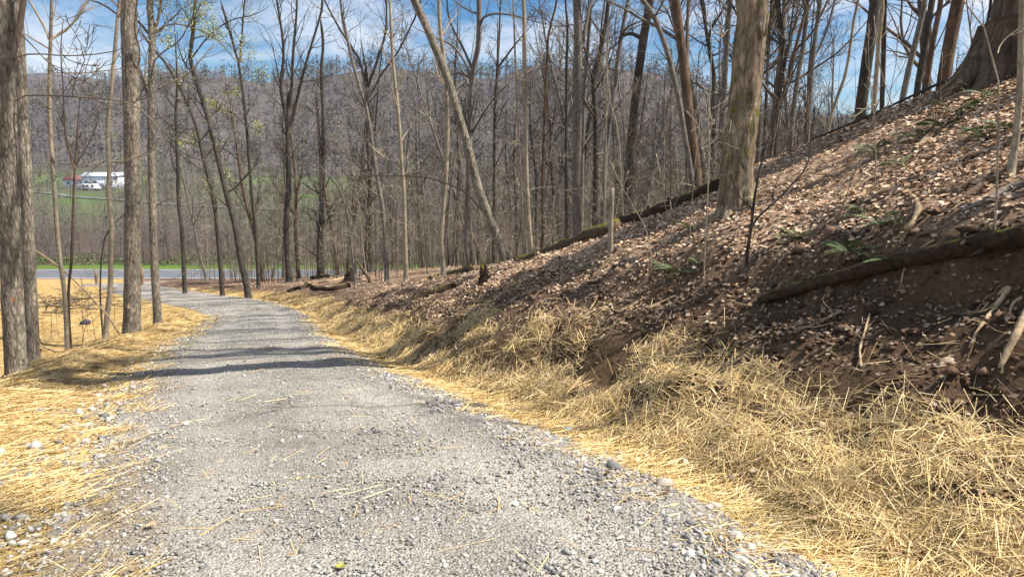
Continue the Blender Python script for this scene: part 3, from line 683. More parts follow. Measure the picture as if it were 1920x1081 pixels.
tree('thick ridged grey trunk with orange paint dot at left edge of photo', [(31, 700), (25, 600), (21, 500), (15, 340), (8, 180), (4, 60), (0, 0)], 44, 41, H=20, bark='bark_ridged', sides=18, lump=.07, start=.45, flare=.14, relief=.13, rk=9, extra=paint_dot,
     limbs=[([(22, 110), (30, 60), (35, 0)], 14, 12, 5), ([(24, 190), (50, 180), (100, 180), (170, 185), (240, 192), (290, 215), (322, 255)], 4, 2.5, .8), ([(28, 108), (60, 100), (120, 103), (180, 98), (215, 88)], 3.4, 2, 1), ([(35, 60), (62, 90), (85, 118), (100, 130)], 3, 2, .6)])
tree('pale grey trunk just behind the thick paint-dotted tree at left edge', [(62, 660), (57, 540), (49, 340), (41, 180), (36, 60), (34, 0)], 27, 20, Y=12.6, H=18, bark='bark_ridged', sides=14)
tree('slim wavy trunk forking high up, left of the straight thick trunk', [(126, 648), (122, 560), (113, 490), (106, 420), (101, 340), (94, 240), (93, 140), (95, 72)], 10, 7.5, Y=13.2, H=9, bark='bark_pale', sides=9, start=.6, crown=(7, 5, 4), limbs=[([(95, 76), (80, 35), (64, 0)], 5, 4, 3), ([(95, 74), (125, 52), (145, 22), (152, 0)], 5.5, 4, 3), ([(100, 136), (150, 135), (190, 128), (225, 122)], 2.6, 1.6, .5)])
tree('thin stem joined low to the slim wavy trunk, with pale high fork', [(131, 650), (128, 575), (129, 535), (134, 490), (137, 400), (139, 340), (140, 315)], 6.5, 4.5, Y=13.3, H=5.2, bark='bark_brown', sides=8, start=.7, crown=(4, 4, 4), limbs=[([(140, 316), (131, 270), (132, 230), (136, 170)], 4, 2.5, 1.2), ([(140, 315), (153, 290), (163, 272)], 3.5, 2, .8)])
tree('dark bare stem bent over in an arc beside the pale slim trunk', [(193, 628), (188, 560), (190, 490), (198, 440), (212, 420), (232, 402)], 4.6, 2.6, Y=14.8, H=2, bark='bark_dark', name='bent_sapling', cat='sapling', sides=7, flare=.1, crown=(3, 3, 3), start=.8, clen=.3, cut=True)
tree('pale slim kinked trunk left of the straight thick roadside trunk', [(197, 632), (200, 600), (207, 540), (208, 470), (209, 410), (203, 370), (205, 310), (201, 250), (208, 180), (215, 100), (222, 20)], 12, 7, Y=14.6, H=11, bark='bark_pale', sides=10, start=.5, crown=(9, 5, 5), limbs=[([(209, 302), (222, 303), (236, 302)], 3.5, 2.5, .8), ([(203, 300), (180, 308), (160, 320), (138, 335)], 3, 1.6, .7)])
def scar(root, base, C, rad):
    # pale bark scar at the foot
    d = norm((CAM - base)[None])[0]; d[2] = 0; d = norm(d[None])[0]; s_ = np.array([-d[1], d[0], 0]); c = C[2]; an = np.linspace(0, 6.283, 13)[:-1]
    rr = .085 * (1 + .3 * np.sin(an * 2.3 + 1.4)); V = c + d * rad[2] * .95 - s_ * .02 + rr[:, None] * (np.cos(an)[:, None] * s_ * .8 + 1.5 * np.sin(an)[:, None] * np.array([0, 0, 1.]))
    V = np.concatenate([V, V - d * rad[2] * .3]); F4 = [(i, (i + 1) % 12, 12 + (i + 1) % 12, 12 + i) for i in range(12)]; F3 = [(0, i, i + 1) for i in range(1, 11)]
    mb = MB(); mb.add(V, F3, F4, (.42, .34, .22)); mb.build('bark_scar', M['root'], root, False, base)
tree('straight thick grey-brown trunk standing on straw verge left of the driveway', [(245, 622), (248, 540), (249, 430), (249, 340), (247, 240), (245, 150), (242, 60), (241, 0)], 33, 29, Y=17.5, H=20, bark='bark_ridged', sides=18, lump=.07, start=.4, flare=.25, relief=.11, rk=9, extra=scar, limbs=[([(236, 40), (200, 12), (165, 0)], 4, 3, 2), ([(257, 135), (268, 100), (263, 60), (275, 0)], 4, 3, 2)])
tree('second straight roadside trunk, slimmer and paler, right of the thick one', [(295, 588), (289, 480), (285, 340), (283, 200), (285, 100), (284, 55), (281, 0)], 17, 12, Y=23.5, H=15, bark='bark_ridged', sides=14, start=.4, flare=.25, lowtwigs=10,
     limbs=[([(285, 70), (297, 35), (302, 0)], 7, 5, 3, 900), ([(287, 66), (320, 45), (360, 52), (400, 70), (425, 95)], 3.4, 1.8, .8, 800), ([(284, 120), (310, 100), (345, 80), (372, 45)], 3, 1.8, .8, 520), ([(286, 390), (320, 372), (360, 384), (392, 376)], 2.6, 1.5, .5), ([(284, 225), (330, 214), (370, 220), (405, 232)], 2.6, 1.4, .6)])
# --- woods right of the curve
tree('dark trunk among thin saplings beyond the driveway bend', [(346, 533), (341, 430), (335, 380), (333, 300), (330, 220)], 9, 6, Y=37, H=14, bark='bark_dark', start=.4, lowtwigs=10)
tree('dark leaning tree with yellow-green new leaves right of the bend', [(463, 540), (452, 490), (440, 420), (425, 365), (407, 290), (390, 222), (372, 165), (357, 112), (362, 60), (366, 0)], 13, 6, Y=32, H=14, bark='bark_dark', start=.3, crown=(14, 6, 5), clen=.16, leaves=1000, limbs=[([(395, 240), (378, 262), (362, 268)], 3, 2, .8, 300), ([(359, 110), (390, 70), (430, 40), (470, 30)], 3, 2, 1, 420)])
tree('slender dark tree leaning far left behind the leafing tree', [(416, 534), (405, 407), (397, 360), (380, 290), (367, 233), (345, 180), (333, 157), (312, 120), (290, 95)], 9, 5, Y=34, H=13, bark='bark_dark', start=.3, crown=(12, 6, 5), clen=.14)
tree('thin curving dark tree with pale green leaf sprays halfway up', [(485, 536), (480, 440), (472, 360), (462, 233), (450, 133), (433, 67), (413, 0)], 8, 4, Y=36, H=13, bark='bark_dark', start=.4, crown=(10, 5, 5), clen=.14, limbs=[([(450, 118), (452, 60), (455, 0)], 4, 3, 2), ([(463, 240), (440, 215), (418, 207), (408, 203)], 2.6, 1.6, .5, 420), ([(462, 236), (475, 240), (488, 246)], 2.2, 1.5, .4, 260), ([(458, 200), (445, 175), (430, 168)], 2, 1.4, .5, 220)])
tree('dark trunk splitting into three upright stems above the green field', [(540, 500), (536, 433), (541, 355), (540, 267), (539, 222)], 12, 9, Y=39, H=10.5, bark='bark_dark', start=.5, crown=(6, 5, 5), limbs=[([(539, 226), (528, 167), (535, 97), (523, 0)], 7, 4, 4), ([(540, 222), (547, 167), (550, 100), (557, 20)], 7, 4, 4), ([(543, 250), (553, 200), (570, 127), (587, 67), (600, 20)], 6, 4, 3)])
tree('dark straight trunk right of the three-stemmed tree', [(603, 900), (604, 392), (607, 360), (605, 200), (602, 133), (606, 83), (600, 30)], 9, 5, Y=44, H=15, bark='bark_dark', start=.3, crown=(14, 6, 5), clen=.16)
tree('thin grey sapling curving up to the left from leafy bank', [(666, 528), (654, 425), (641, 364), (620, 332), (600, 312)], 5.5, 3, Y=30, H=6, bark='bark_grey', name='sapling', cat='sapling', sides=8, start=.4, crown=(8, 5, 4), clen=.2)
tree('short leaning dark trunk beside the curving grey sapling', [(692, 523), (680, 505), (668, 488)], 6, 5, Y=30, H=1.5, bark='bark_brown', name='snag', cat='dead tree', sides=8, crown=(0, 0, 0), cut=True)
tree('slim mottled trunk leaning left, widely branched, mid woods', [(725, 514), (722, 439), (716, 383), (707, 333), (690, 217), (673, 160), (657, 100), (643, 33)], 9.5, 5, Y=29, H=12, bark='bark_grey', start=.25, crown=(14, 6, 5), clen=.17, lowtwigs=8)
tree('dark trunk with broad fan of limbs behind the slim mottled trunk', [(694, 505), (693, 360), (690, 260), (688, 167)], 8, 6, Y=43, H=14, bark='bark_dark', start=.3, crown=(16, 7, 5), clen=.24, limbs=[([(688, 170), (672, 110), (640, 60), (610, 5)], 5, 3, 3), ([(689, 165), (710, 110), (725, 60), (727, 0)], 5, 3, 3), ([(690, 190), (715, 140), (745, 100), (780, 30)], 4, 3, 3)])
tree('straight pale slim trunk left of the wavy pale trunk', [(761, 513), (759, 433), (757, 355), (755, 333), (747, 217), (737, 117), (732, 20)], 9, 5.5, Y=28, H=12, bark='bark_pale', start=.35, crown=(12, 6, 5), clen=.16, lowtwigs=10)
tree('wavy pale trunk left of the leaning tree', [(831, 499), (827, 455), (830, 405), (836, 330), (839, 250), (838, 190), (832, 110), (825, 50), (823, 0)], 9.5, 7, Y=25, H=13, bark='bark_pale', start=.4, crown=(10, 6, 5), clen=.16)
tree('long bare trunk leaning steeply left across the middle of the photo', [(955, 503), (936, 455), (912, 395), (893, 340), (876, 270), (860, 220), (845, 165), (822, 104), (796, 42), (776, 0)], 17, 14, Y=20.5, H=13, bark='bark_ridged', sides=14, start=.55, crown=(9, 5, 5), clen=.2, limbs=[([(915, 410), (880, 368), (840, 345), (790, 332), (735, 330), (690, 330)], 3, 1.8, .8)])
tree('grey upright trunk with arching limbs behind the leaning trunk', [(874, 480), (877, 400), (879, 328), (882, 200), (887, 133), (897, 83), (898, 0)], 13, 9, Y=31, H=16, bark='bark_grey', start=.35, crown=(10, 6, 5), clen=.16, limbs=[([(884, 150), (872, 118), (850, 88), (830, 80)], 5, 3, 1.5), ([(887, 133), (868, 90), (845, 45), (838, 10)], 5, 3, 2), ([(898, 60), (906, 35), (930, 28), (960, 32)], 5, 3, 2), ([(884, 150), (866, 138), (845, 140)], 4, 3, 1.5)])
tree('thin dark forked tree right of the leaning trunk', [(926, 470), (927, 333), (928, 200), (933, 127)], 7, 5, Y=35, H=12, bark='bark_dark', start=.4, crown=(10, 6, 5), clen=.15, limbs=[([(933, 128), (945, 112), (960, 92)], 4, 3, 2), ([(933, 127), (936, 70), (938, 10)], 4, 3, 3)])
tree('thin pale stem hugging the trunk beside the mossy log', [(982, 470), (977, 360), (970, 200), (967, 140), (963, 20)], 4.5, 3, Y=18.6, H=8, bark='bark_pale', name='sapling', cat='sapling', sides=8, start=.4, crown=(9, 5, 4), clen=.16)
tree('slim straight trunk at lower end of the mossy log', [(998, 484), (990, 400), (986, 300), (984, 200), (983, 100), (981, 0)], 9.5, 7, Y=18.5, H=11, bark='bark_pale', sides=10, start=.45, crown=(9, 5, 5), clen=.15, lowtwigs=10)
tree('straight medium grey trunk behind the mossy log', [(1083, 418), (1081, 340), (1082, 240), (1083, 140), (1084, 60), (1082, 0)], 19, 15, Y=22, H=17, bark='bark_grey', sides=14, start=.5, flare=.2, limbs=[([(1090, 90), (1096, 62), (1104, 25), (1110, 0)], 8, 6, 4), ([(1094, 110), (1108, 140), (1128, 160)], 3, 2, .6)])
tree('dark forked trunk right of the medium grey trunk', [(1117, 340), (1117, 217), (1113, 150), (1127, 93), (1138, 30)], 12, 8, Y=28, H=14, bark='bark_dark', start=.4, crown=(10, 6, 5), limbs=[([(1114, 155), (1100, 120), (1095, 100)], 4, 3, 2)])
tree('pale twisting trunk left of the big dark slanted trunk', [(1135, 310), (1138, 267), (1150, 183), (1160, 100), (1170, 40), (1178, 0)], 10, 7, Y=29, H=14, bark='bark_grey', start=.4, crown=(9, 6, 5))
tree('big dark trunk slanting right with stub limb at centre right', [(1180, 300), (1184, 260), (1190, 200), (1200, 117), (1212, 40), (1219, 0)], 18, 14, Y=25, H=16, bark='bark_dark', sides=14, start=.5, limbs=[([(1199, 70), (1185, 62), (1172, 64)], 8, 5, .3)])
tree('sinuous limb-like tree arching left from the twin trunk base', [(1296, 330), (1285, 260), (1273, 187), (1263, 143), (1253, 103), (1243, 73), (1223, 23), (1204, 0)], 10, 9, Y=17.6, H=9, bark='bark_grey', sides=11, start=.6, crown=(7, 5, 5), clen=.2)
tree('brown trunk leaning left behind the flaky-barked tree, forking high', [(1306, 338), (1300, 280), (1290, 200), (1283, 133), (1273, 50), (1267, 0)], 21, 15, Y=17.8, H=16, bark='bark_brown', sides=14, start=.5, limbs=[([(1288, 130), (1293, 80), (1300, 0)], 7, 6, 4)])
tree('crooked dark tree between brown trunk and flaky-barked tree', [(1337, 290), (1337, 222), (1338, 138), (1329, 89)], 10, 7, Y=24, H=10, bark='bark_dark', start=.5, crown=(9, 6, 5), limbs=[([(1329, 92), (1322, 44), (1316, 0)], 5, 4, 3), ([(1330, 85), (1332, 56), (1347, 33)], 5, 3, 1.5), ([(1336, 104), (1352, 98), (1376, 82)], 4, 2, 1)])
def peel(root, base, C, rad):
    # curled plates of loose bark on the sunny side
    r = np.random.default_rng(5); 
    for k in range(46):
        i = r.integers(3, min(len(C), 16)); a = r.uniform(-1.3, .9); d = np.array([math.cos(a), math.sin(a), 0]); s_ = np.array([-d[1], d[0], 0]); c = C[i] + d * rad[i] * .98 + np.array([0, 0, r.uniform(-.15, .15)])
        w, h = r.uniform(.02, .05), r.uniform(.05, .16); out = d * r.uniform(.01, .035); u = np.array([0, 0, 1.])
        V = [c - s_ * w - u * h, c + s_ * w - u * h, c + s_ * w * .9 + u * h * .2 + out * .4, c - s_ * w * .9 + u * h * .2 + out * .4, c - s_ * w * .7 + u * h + out, c + s_ * w * .7 + u * h + out]
        V = V + [v - d * .012 for v in V]
        mb = MB(); mb.add(V, None, [(0, 1, 2, 3), (3, 2, 5, 4), (7, 6, 9, 8), (8, 9, 10, 11), (0, 3, 9, 6), (3, 4, 10, 9), (1, 7, 8, 2), (2, 8, 11, 5), (4, 5, 11, 10), (0, 6, 7, 1)], (.4, .3, .2)); mb.build('bark_plate', M['bark_flaky'], root, False, base)
def flare_roots(root, base, C, rad):
    r = np.random.default_rng(18)
    for az, ln in ((-2.3, .45), (-1.3, .4), (3.4, .5)):
        d = np.array([math.cos(az), math.sin(az), 0]); q = []
        for u in np.linspace(0, 1, 6):
            p = C[0] + d * (.12 + ln * u); p[2] = float(gz(p[0], p[1])) + .14 * (1 - u) ** 2 - .05 * u - .02; q.append(p)
        mb = MB(); tubes(mb, np.array(q), np.linspace(.085, .02, 6), 9, (.4, .4, .4), True, .12, r); mb.build('root', M['bark_flaky'], root, True, base)
tree('large flaky-barked mossy trunk standing on the leafy slope', [(1383, 388), (1382, 330), (1385, 280), (1393, 220), (1400, 150), (1405, 80), (1410, 0)], 55, 53, H=21, bark='bark_flaky', sides=24, lump=.05, start=.5, flare=.42, relief=.20, rk=6, rq=1.6, extra=lambda *a: (peel(*a), flare_roots(*a)))
B = 'bark_dark'
tree('dark trunk first right of the flaky-barked tree', [(1455, 240), (1462, 167), (1469, 100), (1464, 55), (1459, 0)], 12, 9, Y=21, H=15, bark=B, start=.4)
tree('thin dark trunk nearest the flaky-barked tree on its right', [(1434, 240), (1436, 200), (1440, 111), (1447, 0)], 7, 5, Y=24, H=14, bark=B, start=.4)
tree('slender dark trunk leaning right with a long ascending limb', [(1449, 260), (1452, 222), (1476, 155), (1489, 100), (1507, 33), (1515, 0)], 8, 6, Y=19, H=12, bark='bark_brown', start=.5, limbs=[([(1476, 152), (1490, 100), (1527, 62), (1545, 30), (1558, 9)], 5, 4, 2)])
tree('grey-brown trunk second right of the flaky-barked tree', [(1484, 250), (1488, 205), (1494, 155), (1507, 78), (1514, 0)], 10, 8, Y=20, H=15, bark='bark_grey', start=.4)
tree('upright grey trunk third right of the flaky-barked tree', [(1515, 235), (1518, 178), (1524, 111), (1530, 55), (1537, 0)], 10, 8, Y=19, H=15, bark='bark_grey', start=.4, limbs=[([(1525, 112), (1545, 70), (1560, 20)], 5, 4, 3)])
tree('slim pale stem leaning right among dark trunks on the crest', [(1556, 230), (1567, 190), (1587, 133), (1600, 43), (1609, 0)], 7, 5, Y=14.5, H=10, bark='bark_pale', start=.5, crown=(8, 5, 4))
tree('thick dark trunk behind slim pale pole on the crest', [(1610, 230), (1616, 190), (1627, 100), (1640, 0)], 23, 20, Y=15.5, H=26, bark=B, sides=14, start=.45, flare=.2)
tree('slim pale pole in front of thick dark trunk on the crest', [(1636, 232), (1640, 180), (1645, 120), (1650, 50), (1654, 0)], 10, 8, Y=12.6, H=10, bark='bark_pale', sides=10, start=.5, crown=(8, 5, 4), lowtwigs=6)
tree('dark trunk close right of the slim pale pole', [(1653, 235), (1654, 190), (1657, 90), (1659, 0)], 11, 9, Y=17, H=23, bark=B, start=.5)
tree('grey trunk leaning right at left of the crest-top pair', [(1688, 218), (1694, 175), (1703, 133), (1720, 67), (1734, 0)], 14, 11, Y=12.6, H=23, bark='bark_grey', sides=11, start=.5, flare=.2)
tree('dark trunk behind the leaning crest-top pair', [(1714, 215), (1720, 167), (1737, 67), (1748, 0)], 14, 12, Y=15, H=24, bark=B, sides=11, start=.5)
tree('reddish-brown trunk leaning right in the crest-top pair', [(1728, 200), (1733, 170), (1741, 130), (1754, 50), (1764, 0)], 13, 10, Y=12.0, H=23, bark='bark_brown', sides=11, start=.5, flare=.2)
tree('thick brown trunk left of the giant trunk at top right', [(1765, 190), (1769, 150), (1778, 95), (1791, 30), (1797, 0)], 28, 25, Y=12.8, H=27, bark='bark_brown', sides=16, start=.45, flare=.25)
tree('thin dark tree just left of the giant trunk', [(1828, 160), (1834, 123), (1847, 60), (1858, 0)], 7, 6, Y=18, H=14, bark=B, start=.4)
def buttress(root, base, C, rad):
    r = np.random.default_rng(8)
    for k, (az, ln) in enumerate(((math.pi * .97, .9), (math.pi * 1.12, .7), (math.pi * .82, .6), (4.3, .6))):
        d = np.array([math.cos(az), math.sin(az), 0]); q = []
        for u in np.linspace(0, 1, 6):
            p = C[0] + d * (.35 + ln * u); p[2] = float(gz(p[0], p[1])) + .55 * (1 - u) ** 2 - .05 * u; q.append(p)
        mb = MB(); tubes(mb, np.array(q), np.linspace(.34, .07, 6), 9, (.4, .4, .4), True, .1, r); mb.build('root', M['bark_oak'], root, True, base)
tree('giant dark ridged trunk cut off by the top right corner', [(1926, 205), (1930, 150), (1936, 100), (1946, 40), (1952, 0)], 178, 166, Y=9.6, H=28, bark='bark_oak', sides=28, lump=.07, start=.5, flare=.3, relief=.10, rk=12, rq=.8, extra=buttress, crown=(14, 6, 4))
# --- young stems on the near slope
tree('pale smooth sapling trunk at right edge of photo, below the giant trunk', [(1893, 330), (1899, 300), (1908, 240), (1913, 160), (1915, 60), (1916, 0)], 15, 12, H=7, bark='bark_pale', name='sapling', cat='sapling', sides=12, start=.6, crown=(6, 5, 4), lowtwigs=3)
tree('thin pale whip with side branch rising in front of the giant trunk', [(1866, 438), (1868, 380), (1871, 290), (1872, 200), (1872, 150), (1863, 80), (1845, 52), (1803, 0)], 4.6, 3, name='sapling', cat='sapling', H=4, bark='bark_pale', sides=8, flare=.1, start=.6, crown=(4, 3, 3), tw=.003, limbs=[([(1871, 100), (1890, 82), (1920, 60)], 2.5, 1.6, .4)])
tree('thin upright whip on slope above the exposed root', [(1682, 352), (1680, 300), (1682, 235), (1674, 205), (1664, 170)], 3, 2, name='sapling', cat='sapling', H=1.6, bark='bark_pale', sides=6, flare=.1, start=.5, crown=(4, 3, 0), tw=.003)
tree('thin upright whip left of a similar whip, mid slope', [(1641, 346), (1642, 300), (1640, 240), (1637, 200)], 2.6, 1.8, name='sapling', cat='sapling', H=1.6, bark='bark_pale', sides=6, flare=.1, start=.5, crown=(4, 3, 0), tw=.003)
tree('dark forked sapling with long branch sweeping up right on slope', [(1399, 497), (1402, 465), (1408, 430), (1411, 395), (1418, 351), (1429, 295), (1447, 244)], 7.5, 3.5, name='sapling', cat='sapling', H=2.2, bark='bark_dark', sides=8, flare=.15, start=.45, crown=(6, 4, 3), tw=.003, clen=.3, limbs=[([(1409, 428), (1424, 404), (1456, 378), (1482, 351), (1513, 318), (1524, 284), (1526, 258)], 5, 2.5, .3), ([(1410, 410), (1400, 385), (1375, 370), (1362, 352)], 3, 2, .2)])
tree('very thin pale whip below and left of the flaky-barked tree', [(1320, 527), (1321, 480), (1325, 400), (1328, 340), (1330, 284), (1328, 230), (1330, 170)], 3.4, 2, name='sapling', cat='sapling', H=2.6, bark='bark_pale', sides=6, flare=.1, start=.5, crown=(5, 4, 3), tw=.003)
tree('short thin whip left of the flaky-barked tree', [(1293, 450), (1296, 400), (1300, 350), (1304, 300)], 2.8, 1.8, name='sapling', cat='sapling', H=1.5, bark='bark_pale', sides=6, flare=.1, start=.4, crown=(4, 3, 0), tw=.003)
tree('thin whip curving left on the lower leaf slope', [(1224, 488), (1216, 450), (1207, 420), (1190, 392)], 2.4, 1.6, name='sapling', cat='sapling', H=1.2, bark='bark_pale', sides=6, flare=.1, start=.4, crown=(4, 3, 0), tw=.003)
tree('thin pale crooked stem rising behind the upper log', [(1167, 380), (1163, 307), (1158, 243), (1150, 215)], 4.5, 3, Y=15.5, name='sapling', cat='sapling', H=4, bark='bark_pale', sides=7, start=.5, crown=(7, 4, 3), tw=.004)
tree('straight thin pale stem left of the crooked one behind the logs', [(1133, 390), (1135, 300), (1137, 200), (1140, 67)], 4.5, 3, Y=17, name='sapling', cat='sapling', H=7, bark='bark_pale', sides=7, start=.4, crown=(8, 5, 4), tw=.004)
tree('thin dark stem right of the slim trunk by the mossy log', [(1017, 420), (1018, 300), (1023, 167), (1028, 67), (1038, 30)], 6, 4, Y=21, name='sapling', cat='sapling', H=9, bark='bark_brown', sides=8, start=.35, crown=(10, 6, 4))
tree('straight dark slim trunk left of the medium grey trunk', [(1062, 420), (1062, 333), (1062, 167), (1064, 60)], 6.5, 4.5, Y=26, H=11, bark=B, sides=8, start=.35, crown=(11, 6, 5))
tree('broken pale stub standing below the mossy log', [(1145, 474), (1145, 430), (1147, 385), (1148, 352)], 9.5, 8, H=1, bark='bark_pale', name='snag', cat='dead tree', sides=9, crown=(0, 0, 0), cut=True, flare=.35)
tree('taller broken stub leaning left above the upper log', [(1251, 372), (1250, 330), (1246, 285), (1238, 253)], 8, 6, H=1, bark='bark_brown', name='snag', cat='dead tree', sides=9, crown=(0, 0, 0), cut=True, flare=.2)
# ------------------------------------------------------------------ the woods behind: one of each kind, then copies
def wood_kind(seed, H, r0, bark, nb, n2, n3, start, clen, lean=.05, tw=.007, fork=False, leaves=0, el=(.3, 1.0)):
    r = np.random.default_rng(seed); n = 12; P = [np.array([0, 0, -.2])]; d = norm(np.array([[r.normal(0, lean), r.normal(0, lean), 1.]]))[0]
    for i in range(n - 1):
        d = norm((d + r.normal(0, .045, 3) + np.array([0, 0, .06]))[None])[0]; P.append(P[-1] + d * H / (n - 1))
    C, t, Lt = smooth_path(np.array(P), 16); rad = np.interp(t, [0, .05, .6, 1], [r0 * 1.3, r0, r0 * .6, max(.008, r0 * .12)])
    mt = MB(); tubes(mt, C, rad, 7 if r0 > .05 else 5, (.5, .5, .5), True, .08, r)
    u = r.uniform(start, .98, nb); f = u * 15; i = f.astype(int).clip(0, 14); S = C[i] + (C[i + 1] - C[i]) * (f - i)[:, None]
    az = r.uniform(0, 6.283, nb); e = r.uniform(*el, nb) + .2 * u; D = np.stack([np.cos(az) * np.cos(e), np.sin(az) * np.cos(e), np.sin(e)], 1)
    Lb = clen * H * r.uniform(.5, 1.25, nb) * (1.25 - .7 * u); Rb = np.maximum(np.interp(u, t, rad) * r.uniform(.3, .6, nb), tw)
    mc = MB(); tip = TWIG[bark]; _, p2, p3 = crown_mesh(mc, S, D, Lb, Rb, r, n2, n3, 0, tw, .17, .10, 4, tip, tip)
    me = [mt.mesh('trunk', True), mc.mesh('crown')]; me[0].materials.append(M[bark]); me[1].materials.append(M['twig'])
    if leaves:
        ml = leaf_tufts(p3.reshape(-1, 3), r, leaves, .06, [(.36, .42, .07), (.44, .48, .12), (.28, .36, .06)]).mesh('foliage'); ml.materials.append(M['green']); me.append(ml)
    return me
def plant_copy(kind, name, x, y, rz, s, label, cat, group, tilt=(0, 0)):
    root = empty(name, (x, y, float(gz(x, y)))); root.rotation_euler = (tilt[0], tilt[1], rz); root.scale = (s, s, s)
    for me in kind:
        o = link(bpy.data.objects.new(me.name.split('.')[0], me)); o.parent = root
    tag(root, label, cat, group); return root
SAPL = [wood_kind(200 + k, h, r0, b, nb, 6, 5, st, cl, .07, .0055) for k, (h, r0, b, nb, st, cl) in enumerate([(7, .032, 'bark_pale', 11, .25, .16), (8.5, .04, 'bark_pale', 12, .35, .13), (6, .025, 'bark_grey', 10, .2, .17), (9.5, .045, 'bark_dark', 13, .3, .15), (5, .02, 'bark_pale', 9, .2, .2), (7.5, .03, 'bark_brown', 11, .3, .14)])]
TALL = [wood_kind(230 + k, h, r0, b, nb + 4, 8, 6, st, cl, .05, .008) for k, (h, r0, b, nb, st, cl) in enumerate([(16, .13, 'bark_dark', 16, .28, .2), (19, .17, 'bark_grey', 15, .35, .2), (14, .10, 'bark_dark', 16, .22, .2), (17, .12, 'bark_grey', 15, .3, .22), (15, .15, 'bark_brown', 16, .3, .22)])]
SHADE = [wood_kind(250, 25, .24, 'bark_grey', 10, 4, 3, .6, .14), wood_kind(251, 23, .20, 'bark_grey', 10, 4, 3, .6, .14), wood_kind(252, 8.5, .20, 'bark_grey', 5, 3, 2, .6, .16), wood_kind(253, 7.5, .17, 'bark_brown', 5, 3, 2, .6, .16)]
BUDS = wood_kind(260, 9, .06, 'bark_grey', 14, 6, 5, .2, .2, .05, .007, leaves=900)
def woods():
    r = np.random.default_rng(21)
    def place(n, kinds, box_, ok, name, label, cat, group, smin, smax, mind):
        got = []; tries = 0
        while len(got) < n and tries < n * 60:
            tries += 1; x = r.uniform(box_[0], box_[1]); y = r.uniform(box_[2], box_[3])
            if not ok(x, y): continue
            if any((x - a) ** 2 + (y - b) ** 2 < mind * mind for a, b in got): continue
            got.append((x, y)); plant_copy(kinds[r.integers(len(kinds))], name, x, y, r.uniform(0, 6.28), r.uniform(smin, smax), label, cat, group, (r.normal(0, .05), r.normal(0, .05)))
    def sc_(x, y): s, a, _ = road_coords(x, y); return s[0], a[0]
    def flat_right(x, y): s, a = sc_(x, y); return s > 5.5 and a > 28 and y < 57
    def behind_crest(x, y):
        s, a = sc_(x, y); return s > float(crest_s(a)) + 2.0
    def left_low(x, y): s, a = sc_(x, y); return s < -9.5 and y < 56
    place(168, SAPL, (-26, 14, 31, 57), flat_right, 'sapling', 'one of the crowded bare saplings in the flat wood beyond the bend', 'sapling', 'saplings crowded beyond the driveway bend', .55, 1.0, .5)
    place(44, TALL, (-26, 26, 36, 57), flat_right, 'tree', 'one of the tall bare trees rising above the crowded saplings beyond the bend', 'tree', 'tall bare trees beyond the driveway bend', .75, 1.0, 1.6)
    place(64, TALL, (2, 46, 17, 56), behind_crest, 'tree', 'one of the bare trees on the back slope behind the leafy crest', 'tree', 'bare trees behind the crest', .7, 1.05, 1.3)
    place(70, SAPL, (-2, 34, 14, 50), behind_crest, 'sapling', 'one of the bare saplings poking up from behind the leafy crest', 'sapling', 'bare saplings behind the crest', .6, 1.0, .6)
    place(14, TALL, (-52, -16, 16, 56), left_low, 'tree', 'one of the bare trees beyond the gully at far left', 'tree', 'bare trees beyond the left gully', .6, .9, 3)
    place(26, SAPL, (-44, -10, 12, 55), left_low, 'sapling', 'one of the bare saplings beyond the gully at far left', 'sapling', 'bare saplings beyond the left gully', .4, .8, 1)
    for i, (px, Y, s, lab) in enumerate(((1240, 40, .8, 'small tree with pale yellow-green buds behind the brown leaning trunk'), (1275, 34, .6, 'low tree hazed with fresh green buds right of the big slanting trunk'), (785, 70 - 18, .8, 'bushy tree with green buds behind the leaning trunk'))):
        p = at_depth(px, 400, Y); plant_copy(BUDS, 'tree', p[0], Y, i * 2.1, s, lab, 'tree', None)
    # trees standing just outside the right of the frame, whose shade falls into it
    for x, y, s, k in ((11.2, 8.3, 1, 0), (12.6, 9.3, 1, 1), (14.0, 10.3, 1, 0), (12.2, 11.2, 1, 1), (9.2, 6.1, 1, 2), (8.3, 5.0, 1, 3), (9.8, 7.2, 1, 3), (10.6, 4.3, 1.1, 2), (8.0, 7.4, .8, 2), (10.4, 9.9, 1, 1), (11.0, 12.4, 1, 0), (13.4, 13.4, 1, 1), (7.4, 4.2, .8, 3)):
        plant_copy(SHADE[k], 'tree', x, y, x * 3.1, s, 'one of the bare trees higher up the slope beyond the right edge', 'tree', 'bare trees up the slope at right')
woods()
